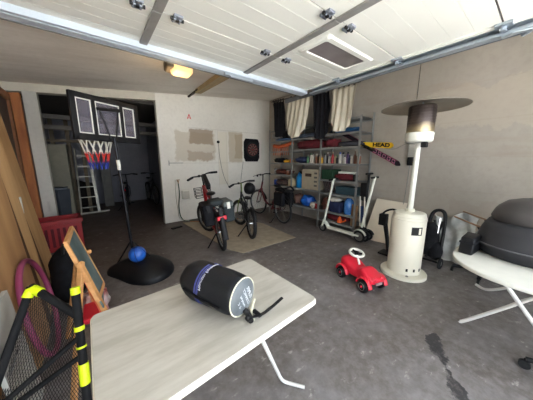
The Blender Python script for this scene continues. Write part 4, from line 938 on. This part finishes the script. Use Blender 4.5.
# ------------------------------------------------------------------ foam-covered goal frame with net at the left front
gf = thing('rebound_goal', 'black foam-tubed folding goal with neon yellow joints and net at the left edge', 'goal', (0, 0, 0))
P1 = V((-.235, 1.14, .98)); P2 = V((-.139, 1.40, .785)); Tt = V((-.133, 1.42, .845)); Tb = V((-.150, 1.24, .245)); Tf = V((-.16, 1.23, .0))
P1 = V((-.335, 1.62, .78)); Tt = V((-.148, 1.45, .775)); 
L1 = V((-.50, 1.36, .33)); L2 = V((-.52, 1.42, .25))
def along(a, b, t): return a+(b-a)*t
J1 = along(Tt, Tf, .17); J2 = along(Tt, Tf, .30); J3 = along(Tt, Tf, .42)
foam = mat('foam tube', (.006, .006, .007), .8, var=.3, scale=20, bump=.2)
G().tube([Tt, Tf], .019, 12).done('post', foam, gf)
G().tube([P1, J1], .019, 12).done('top_bar', foam, gf)
G().tube([P1, L1], .018, 12).done('side_bar', foam, gf)
G().tube([J2, L1], .013, 12).done('cross_bar', foam, gf)
G().tube([J3, L2], .013, 12).done('cross_bar', foam, gf)
G().tube([L1+(L1-P1).normalized()*-.02, V((-.56, 1.30, .0))], .02, 10).done('leg', foam, gf)
dA = (L1-P1).normalized(); dB = (J1-P1).normalized()
G().tube([P1+dA*.055, P1+dA*.02+dB*.004, P1+dA*.004+dB*.02, P1+dB*.065], .0235, 12).done('corner_joint', MT['neon'], gf)
G().tube([along(Tt, Tf, -.015), along(Tt, Tf, .03)], .021, 12).done('end_cap', MT['neon'], gf)
for t0, t1 in ((.235, .262), (.36, .372), (.47, .60)): G().tube([along(Tt, Tf, t0), along(Tt, Tf, t1)], .0225, 12).done('sleeve', MT['neon'], gf)
g = G(); N_ = 26
def q4(a, b, c, d, u, v): return (a*(1-u)+b*u)*(1-v)+(d*(1-u)+c*u)*v
LL = V((-.56, 1.30, .02)); LR = Tf+V((0, 0, .02))
for i in range(N_+1):
    t = i/N_
    for (u0, v0, u1, v1) in ((t, 0, 0, t), (1, t, t, 1), (0, t, 1-t, 1), (t, 0, 1, 1-t)):
        pts = []
        for k in range(9):
            s_ = k/8; p = q4(P1, J1, LR, LL, u0+(u1-u0)*s_, v0+(v1-v0)*s_); pts.append(p+V((-.02, .03, 0))*math.sin(PI*s_))
        if (pts[0]-pts[-1]).length > .02: g.tube(pts, .0012, 4, cap=False)
net_o = g.done('net', mat('net black', (.02, .02, .02), .8), gf)
g = G(); g.bar((-.40, 1.52, .52), (-.46, 1.50, .34), .022, .004)
g.done('spring_hooks', MT['chrome'], gf)

# ------------------------------------------------------------------ front table with sleeping-bag sack
tb = thing('folding_table', 'pale rectangular folding table with white legs in the foreground', 'table', (0, 0, 0))
C1, C2, C3, C4 = V((-.093, 1.245)), V((.860, 1.299)), V((.876, .664)), V((-.08, .60))
C4 = C1+(C3-C2)
n_ = base('table laminate', .42)
a_ = n_.noise(9, 6, stretch=(.35, 1.6, 1), rough=.6); c_ = n_.mix(n_.ramp(a_, .4, .65), srgb(190, 186, 177), srgb(170, 165, 154)); n_.L.new(c_, n_.p.inputs['Base Color'])
def corner_pts(z, ins=0.0, r=.035):
    cs = [C1, C2, C3, C4]; cen = (C1+C2+C3+C4)/4; out = []
    for i, c in enumerate(cs):
        c = c+(cen-c).normalized()*ins*1.4; a = (cs[i-1]-cs[i]).normalized(); b = (cs[(i+1) % 4]-cs[i]).normalized()
        p0 = c+a*r; p2 = c+b*r
        for k in range(6):
            t = k/5; q = p0*(1-t)**2+c*2*t*(1-t)+p2*t*t; out.append((q.x, q.y, z))
    return out
G().prism(corner_pts(.694, .004), (0, 0, .026)).done('tabletop', n_.m, tb, bevel=.002)
G().prism(corner_pts(.690), (0, 0, .024)).done('edge_band', mat('edge cream', srgb(206, 201, 186), .45), tb, bevel=.004)
wl = mat('leg white', srgb(214, 212, 208), .35, var=.03)
for P in ([(.50, .69, .69), (.80, .875, .075), (.838, .865, .018), (.915, .765, .014)], [(.42, 1.22, .69), (.40, 1.22, .075), (.39, 1.22, .018), (.33, 1.22, .014)],
          [(.16, .84, .69), (.12, .88, .075), (.11, .88, .018), (.05, .86, .014)], [(.22, 1.20, .69), (.16, 1.08, .075), (.15, 1.08, .018), (.08, 1.10, .014)]):
    a_, b_, c__, d_ = map(V, P); G().tube([a_, a_+(b_-a_)*.5, b_]+spline([b_, c__, d_], 5)[1:], .0105, 10).done('leg', wl, tb)
G().tube([(.20, .84, .67), (.20, 1.19, .67)], .009, 8).done('crossbar', wl, tb)
G().tube([(.42, .72, .67), (.42, 1.19, .67)], .009, 8).done('crossbar', wl, tb)
# sack: rounded cylinder lying on the table
A0, A1 = V((.372, 1.095, 0)), V((.484, .787, 0)); dz = (A1-A0); Ls = dz.length; dxy = dz.normalized()
sg_ = thing('stuff_sack', 'black cylindrical sleeping bag stuff sack with a blue band lying on the table', 'bag', (0, 0, 0))
R0 = .104; Cs = V((0, 0, .72+R0)); dn = dxy
sackm = mat('sack black', (.009, .0095, .012), .5, var=.3, scale=6, bump=.4)
prof = [(.02, -.055), (.055, -.047), (.082, -.025), (.096, .01), (.101, .05), (.100, .10), (.0985, .2), (.097, .26), (.093, Ls-.035), (.088, Ls-.008)]
g = G(); g.lathe(prof, o=A0+Cs, ax=dn, n=48)
for v in g.b.verts:
    p = v.co-(A0+Cs); t = p.dot(dn); rad = p-dn*t; an = math.atan2(rad.z, rad.dot(dn.cross(V((0, 0, 1))))); k = 1+.022*math.sin(an*7+t*14)+.018*math.sin(an*3-t*30)
    v.co = A0+Cs+dn*t+rad*k
    v.co.z = max(v.co.z, .7215)
g.done('sack_body', sackm, sg_, angle=2)
g = G(); g.lathe([(.1005, .100), (.1022, .101), (.1022, .109), (.1005, .110)], o=A0+Cs, ax=dn, n=48, cap=False)
g.lathe([(.1005, .116), (.1022, .117), (.1022, .121), (.1005, .122)], o=A0+Cs, ax=dn, n=48, cap=False).lathe([(.1005, .124), (.1015, .125), (.1015, .127), (.1005, .128)], o=A0+Cs, ax=dn, n=48, cap=False)
for v in g.b.verts: v.co.z = max(v.co.z, .7212)
g.done('blue_band', mat('band blue', srgb(60, 66, 136), .6), sg_)
uu = dn.cross(V((0, 0, 1))).normalized()
def wrap(r, t0):
    def f(c):
        an = c.x/r+math.radians(62); t = t0+c.y; n2 = -(uu)*0
        rad = V((0, 0, 1))*math.cos(an-PI/2+.0)+(-uu)*math.sin(an-PI/2)
        return A0+Cs+dn*t+rad*(r+c.z)
    return f
text('band_lettering', 'Mountain Equipment', .021, mat('letter white', srgb(208, 210, 226), .6), sg_, fn=wrap(.1035, .139), sx=1.0, ext=.0004)
ec = A0+Cs+dn*(Ls-.004)
g = G(); g.lathe([(.001, .012), (.05, .010), (.08, .004), (.087, -.004)], o=ec, ax=dn, n=40, cap=False); g.done('end_panel', mat('end panel', srgb(84, 90, 94), .45, var=.3, scale=12), sg_)
g = G(); g.ring(ec-dn*.004, dn, .0885, .003, 44, 6); g.done('piping', mat('piping cream', srgb(206, 202, 176), .6), sg_)
def onend(rot, oy):
    e1 = -uu; e2 = V((0, 0, 1))
    def f(c):
        x = c.x; y = c.y+oy; xr = x*math.cos(rot)-y*math.sin(rot); yr = x*math.sin(rot)+y*math.cos(rot)
        rr = math.hypot(xr, yr); return ec+e1*-xr*-1*-1+e2*yr+dn*(.0135-.10*max(0, rr-.04)**1.3*1.2+c.z)
    return f
lw = mat('end letters', srgb(196, 200, 204), .5)
for i, (s_, sz) in enumerate((('SUPER', .026), ('COMPACT', .02), ('sleeping bag', .015), ('-5  C', .018))):
    text('end_lettering', s_, sz, lw, sg_, fn=onend(math.radians(68), .032-.026*i), ext=.0003)
# cord lock and strap at the mouth of the sack
g = G(); p0 = A1+V((-.0, 0, .735)); 
sdv = V((uu.x, uu.y, 0))
low = A0+Cs+dn*Ls-V((0, 0, .085))
g.tube(spline([low+V((.0, 0, .02)), low+dn*.03+V((0, 0, .0)), low+dn*.055+sdv*.02+V((0, 0, -.004))]), .013, 8); g.sph(low+dn*.035+sdv*.015, .015); g.done('cord_lock', MT['black'], sg_)
st0 = low+dn*.04+sdv*.01
def tz(p, z): return V((p.x, p.y, z))
pe = V((.694, .752, 0)); G().tube(spline([tz(st0, .742), tz(st0+(pe-st0)*.35+V((-.01, -.01, 0)), .732), tz(st0+(pe-st0)*.7+V((-.004, -.004, 0)), .738), tz(pe, .752)]), .009, 8, flat=.4).done('strap', MT['black'], sg_)
q0 = A0+Cs+dn*(Ls-.004)-uu*.08-V((0, 0, .05)); q0b = A0+dn*(Ls-.004)-uu*.02
G().tube(spline([tz(A1-uu*.085, .765), tz(A1+dn*.02-uu*.03, .732), tz(A1+dn*.055-uu*.0, .728)]), .006, 6).done('drawstring', bpy.data.materials['piping cream'], sg_)
G().tube(spline([tz(A1+dn*.02-uu*.05, .731), tz(A1+dn*.07-uu*.035, .731)]), .013, 8, flat=.5).done('strap_end', MT['black'], sg_)
G().tube(spline([A0+Cs+dn*.03-V((0, 0, .0))-(-uu)*0+(-uu)*-.1, A0+Cs+dn*.15+uu*.108-V((0, 0, .01)), A0+Cs+dn*.27+uu*.1-V((0, 0, .02))]), .009, 8, flat=.5).done('side_strap', MT['black'], sg_)

# ------------------------------------------------------------------ right table, roof box, office chair
rt = thing('garden_table', 'white folding garden table with a rounded end at the right edge', 'table', (0, 0, 0))
tx0, tx1, ty0, ty1 = 1.96, 3.15, -.80, .40
cx, cy = (tx0+tx1)/2, (ty0+ty1)/2
G().prism(rrect(cx, cy, tx1-tx0, ty1-ty0, .40, .668, 10), (0, 0, .03)).done('tabletop', mat('garden white', srgb(208, 206, 196), .45, var=.06), rt, bevel=.01, seg=3)
def tubeleg(P, m=wl): return G().tube(spline(P, 6), .0145, 10).done('leg', m, rt)
tubeleg([(2.47, .30, .016), (2.475, .27, .035), (2.52, .08, .24), (2.55, -.07, .41), (2.60, -.33, .665)])
tubeleg([(2.22, .125, .665), (2.34, -.09, .32), (2.44, -.29, .03), (2.45, -.33, .016)])
tubeleg([(3.40, .33, .016), (3.33, .22, .03), (3.24, .02, .22), (3.08, -.33, .665)])
tubeleg([(2.92, .17, .665), (2.98, -.09, .32), (3.05, -.29, .03), (3.06, -.33, .016)])
G().tube([(2.18, .12, .655), (2.98, .17, .655)], .012, 8).done('crossbar', wl, rt)

rb = thing('roof_box', 'large dark grey hard-shell roof box lying on the white garden table', 'roof box', (0, 0, 0))
rbm = mat('box grey', srgb(66, 63, 62), .5, var=.08, scale=2)
def shell(prof, m, name, x0, x1, y0, y1, r, inset=0):
    g = G(); rings = []
    for (z, ins) in prof:
        rings.append([g.v((p.x, p.y, z)) for p in rrect((x0+x1)/2, (y0+y1)/2, x1-x0-2*ins, y1-y0-2*ins, max(.03, r-ins*.6), z, 7)])
    for A, B in zip(rings, rings[1:]):
        for j in range(len(A)): g.face([A[j], A[(j+1) % len(A)], B[(j+1) % len(A)], B[j]])
    g.face(rings[0][::-1]); g.face(rings[-1]); return g.done(name, m, rb, angle=1)
lowm = mat('box lower', srgb(46, 46, 49), .5, var=.08, scale=2)
shell([(.70, .05), (.715, .03), (.77, .006), (.80, .0), (.815, .012), (.90, .03), (.945, .05), (.965, .09)], lowm, 'lower_shell', 2.32, 3.12, -1.1, .32, .30)
shell([(.795, -.006), (.803, -.006)], mat('box rim', srgb(84, 84, 86), .45), 'rim', 2.32, 3.12, -1.1, .32, .30)
shell([(.94, .03), (1.0, .0), (1.06, .02), (1.11, .07), (1.135, .14), (1.14, .18)], rbm, 'lid', 2.46, 3.12, -1.1, .25, .22)

pc = thing('black_pouch', 'small black angular pouch at the table end in front of the roof box', 'pouch', (2.44, .315, .70), -.1)
G().prism([(-.13, -.05, 0), (.13, -.05, 0), (.14, -.05, .10), (.03, -.05, .15), (-.10, -.05, .13)], (0, .09, 0)).done('body', MT['black'], pc, bevel=.01); G().box(-.12, .12, -.055, .045, .085, .10).done('flap', MT['blackcloth'], pc, bevel=.004)
ch = thing('office_chair', 'black swivel chair with brown wooden armrests standing behind the garden table', 'chair', (3.73, .33, 0), math.radians(90))
for k in range(5):
    a = 2*PI*k/5+.35; e = V((math.cos(a)*.29, math.sin(a)*.29, .075)); lg = G().tube([(0, 0, .11), e], [.03, .02], 8).done('leg', MT['black'], ch)
    G().cyl(e+V((-.012, 0, -.045)), e+V((.012, 0, -.045)), .029, n=14).cyl(e-V((0, 0, .03)), e, .008, n=8).done('caster', MT['black'], lg)
G().cyl((0, 0, .09), (0, 0, .42), .024, n=12).done('gas_lift', MT['dullsteel'], ch)
G().box(-.24, .22, -.21, .21, .42, .50).done('seat', MT['blackcloth'], ch, bevel=.035, seg=3)
G().box(-.30, -.24, -.20, .20, .54, .92).done('backrest', MT['blackcloth'], ch, bevel=.03, seg=3); G().bar((-.1, 0, .41), (-.28, 0, .60), .06, .02).done('back_bracket', MT['black'], ch)
for s_ in (-1, 1):
    ar = G().tube(spline([(-.24, .235*s_, .60), (-.08, .24*s_, .655), (.1, .24*s_, .70), (.31, .235*s_, .765)]), .017, 8, flat=.6).done('armrest', mat('arm brown', srgb(124, 92, 64), .5) if s_ < 0 else bpy.data.materials['arm brown'], ch)
    G().tube(spline([(.08, .235*s_, .69), (.02, .235*s_, .56), (0, .2*s_, .44)]), .013, 8).done('arm_support', MT['black'], ar)
# swivel stool base at the right bottom edge
sl = thing('castor_stool', 'black castor base at the lower right edge of the garage floor', 'stool', (2.30, -.33, 0))
for k in range(5):
    a = 2*PI*k/5+1.75; e = V((math.cos(a)*.24, math.sin(a)*.24, .075)); lg = G().tube([(0, 0, .11), e], [.026, .017], 8).done('leg', MT['black'], sl)
    G().cyl(e+V((-.014, 0, -.043)), e+V((.014, 0, -.043)), .031, n=16).cyl(e-V((0, 0, .03)), e, .008, n=8).done('caster', MT['rubber'], lg)
G().cyl((0, 0, .09), (0, 0, .40), .022, n=12).done('gas_lift', MT['dullsteel'], sl); G().lathe([(.15, .40), (.17, .42), (.17, .46), (.15, .48)], n=28).done('seat', MT['blackcloth'], sl)

# ------------------------------------------------------------------ back room contents
ld = thing('step_ladder', 'aluminium ladder standing in the dark back room seen through the opening', 'ladder', (-.06, 7.6, 0))
alu = mat('ladder alu', srgb(150, 146, 134), .4, .5)
pl0, pl1 = V((-.33, 0, 0)), V((.05, .05, 0)); pt0, pt1 = V((-.30, .25, 1.75)), V((-.02, .28, 1.75))
for a, b in ((pl0, pt0), (pl1, pt1)): G().bar(a, b, .03, .06).done('rail', alu, ld)
for k in range(6):
    t = (k+.6)/6.3; G().bar(pl0+(pt0-pl0)*t, pl1+(pt1-pl1)*t, .035, .02).done('rung', alu, ld)
G().bar((-.40, -.02, .02), (.28, .08, .02), .05, .04).done('stabiliser', alu, ld)
cbn = thing('tall_cabinet', 'tall pale grey-green cabinet in the back room right behind the pillar', 'cabinet', (-.70, 7.35, 0))
G().box(-.22, .22, -.05, .45, 0, 1.82).done('body', mat('cabinet pale', srgb(128, 124, 108), .6), cbn, bevel=.005); G().box(-.21, .21, -.07, -.05, .03, 1.79).done('door', mat('cabinet door', srgb(136, 132, 114), .6), cbn, bevel=.005)
bn_ = thing('wheelie_bin', 'dark grey bin standing in front of the tall cabinet in the back room', 'bin', (-.68, 6.75, 0))
G().lathe([(.15, 0), (.19, .78), (.19, .80)], n=4, ax=(0, 0, 1)).done('body', mat('bin grey', srgb(76, 82, 90), .6), bn_, bevel=.01); G().box(-.15, .15, -.15, .15, .80, .84).done('lid', mat('bin lid', srgb(90, 98, 108), .6), bn_, bevel=.01)
bn_.rotation_euler[2] = 0
sf = thing('timber_rack', 'rough timber rack with boards under the back room ceiling behind the backboard', 'rack', (-.55, 7.9, 0))
tmb = mat('old timber', srgb(104, 92, 74), .8, var=.25)
for x in (-.25, .05, .32): G().box(x, x+.08, 0, .08, 0, 2.5).done('upright', tmb, sf)
for z in (1.9, 2.25): G().box(-.35, .8, -.05, .0, z, z+.07).done('crossboard', tmb, sf)
pd = G().box(.16, .40, 8.5, 8.55, 0, 1.35).done('pale_door_leaf', mat('pale leaf', srgb(104, 102, 96), .7)); tag(pd, 'pale narrow panel standing at the back of the dark room beside the ladder', 'panel')
b4 = bicycle('dark bicycle standing left in the unlit back room', (.62, 7.3, 0), math.radians(80), 1.0, .30, mat('dark blue bike', srgb(26, 28, 40), .4), .1, .8, 1.0)
G().sph((-.05, 0, .62), .03).done('tail_light', MT['toyred'], b4)
b5 = bicycle('dark bicycle with pale front wheel seen side-on in the back room by the wall edge', (1.46, 8.85, 0), math.radians(-88), 1.05, .33, mat('dark grey bike', srgb(40, 40, 44), .4), .1, .84, 1.02, fender=120)
G().ring((1.05, 0, .33), (0, 1, 0), .30, .012, 36, 6).done('pale_wheel_rim', MT['dullsteel'], b5)
sack('storage_heap', 'dark cardboard heap along the far wall of the back room', 'storage', (-.45, 8.75, 0), (.8, .5, .8), mat('dark heap', srgb(54, 50, 48), .8), 0, 41)

# ------------------------------------------------------------------ floor bits
o = G().prism([(1.18, 4.72, .001), (1.40, 4.80, .001), (1.38, 4.86, .001), (1.16, 4.80, .001)], (0, 0, .02)).done('floor_offcut', MT['black']); tag(o, 'small dark strip lying on the floor near the corner of the white wall', 'offcut')

# ------------------------------------------------------------------ light
w = bpy.data.worlds.new('sky'); S.world = w; w.use_nodes = True
bgn = w.node_tree.nodes['Background']; bgn.inputs[0].default_value = (.78, .88, 1.0, 1); bgn.inputs[1].default_value = 2.6
sun = bpy.data.lights.new('sun', 'SUN'); sun.energy = 26; sun.angle = .02; sun.color = (1, .97, .93)
so = bpy.data.objects.new('sun', sun); COL.objects.link(so); so.rotation_euler = (math.radians(-8), math.radians(48), 0)
pt = bpy.data.lights.new('door_portal', 'AREA'); pt.shape = 'RECTANGLE'; pt.size = 4.05; pt.size_y = 2.5; pt.cycles.is_portal = True
po = bpy.data.objects.new('door_portal', pt); COL.objects.link(po); po.location = (1.275, YF-.05, 1.27); po.rotation_euler = (math.radians(90), 0, 0)

# ------------------------------------------------------------------ camera
cam = bpy.data.cameras.new('camera'); co = bpy.data.objects.new('camera', cam); COL.objects.link(co); S.camera = co
cam.sensor_width = 36; cam.lens = 218.2/533*36; cam.clip_start = .03
yaw, pitch, roll = map(math.radians, (38.07, -10.29, .15))
f = V((math.sin(yaw)*math.cos(pitch), math.cos(yaw)*math.cos(pitch), math.sin(pitch))); r = V((math.cos(yaw), -math.sin(yaw), 0)); u = r.cross(f)
r2 = r*math.cos(roll)+u*math.sin(roll); u2 = -r*math.sin(roll)+u*math.cos(roll)
M = Matrix((r2, u2, -f)).transposed().to_4x4(); M.translation = (0, 0, 1.45); co.matrix_world = M

S.view_settings.view_transform = 'Standard'; S.view_settings.look = 'None'; S.view_settings.gamma = 1; S.view_settings.use_curve_mapping = False
S.view_settings.exposure = 1.2
S.cycles.max_bounces = 10; S.cycles.diffuse_bounces = 7
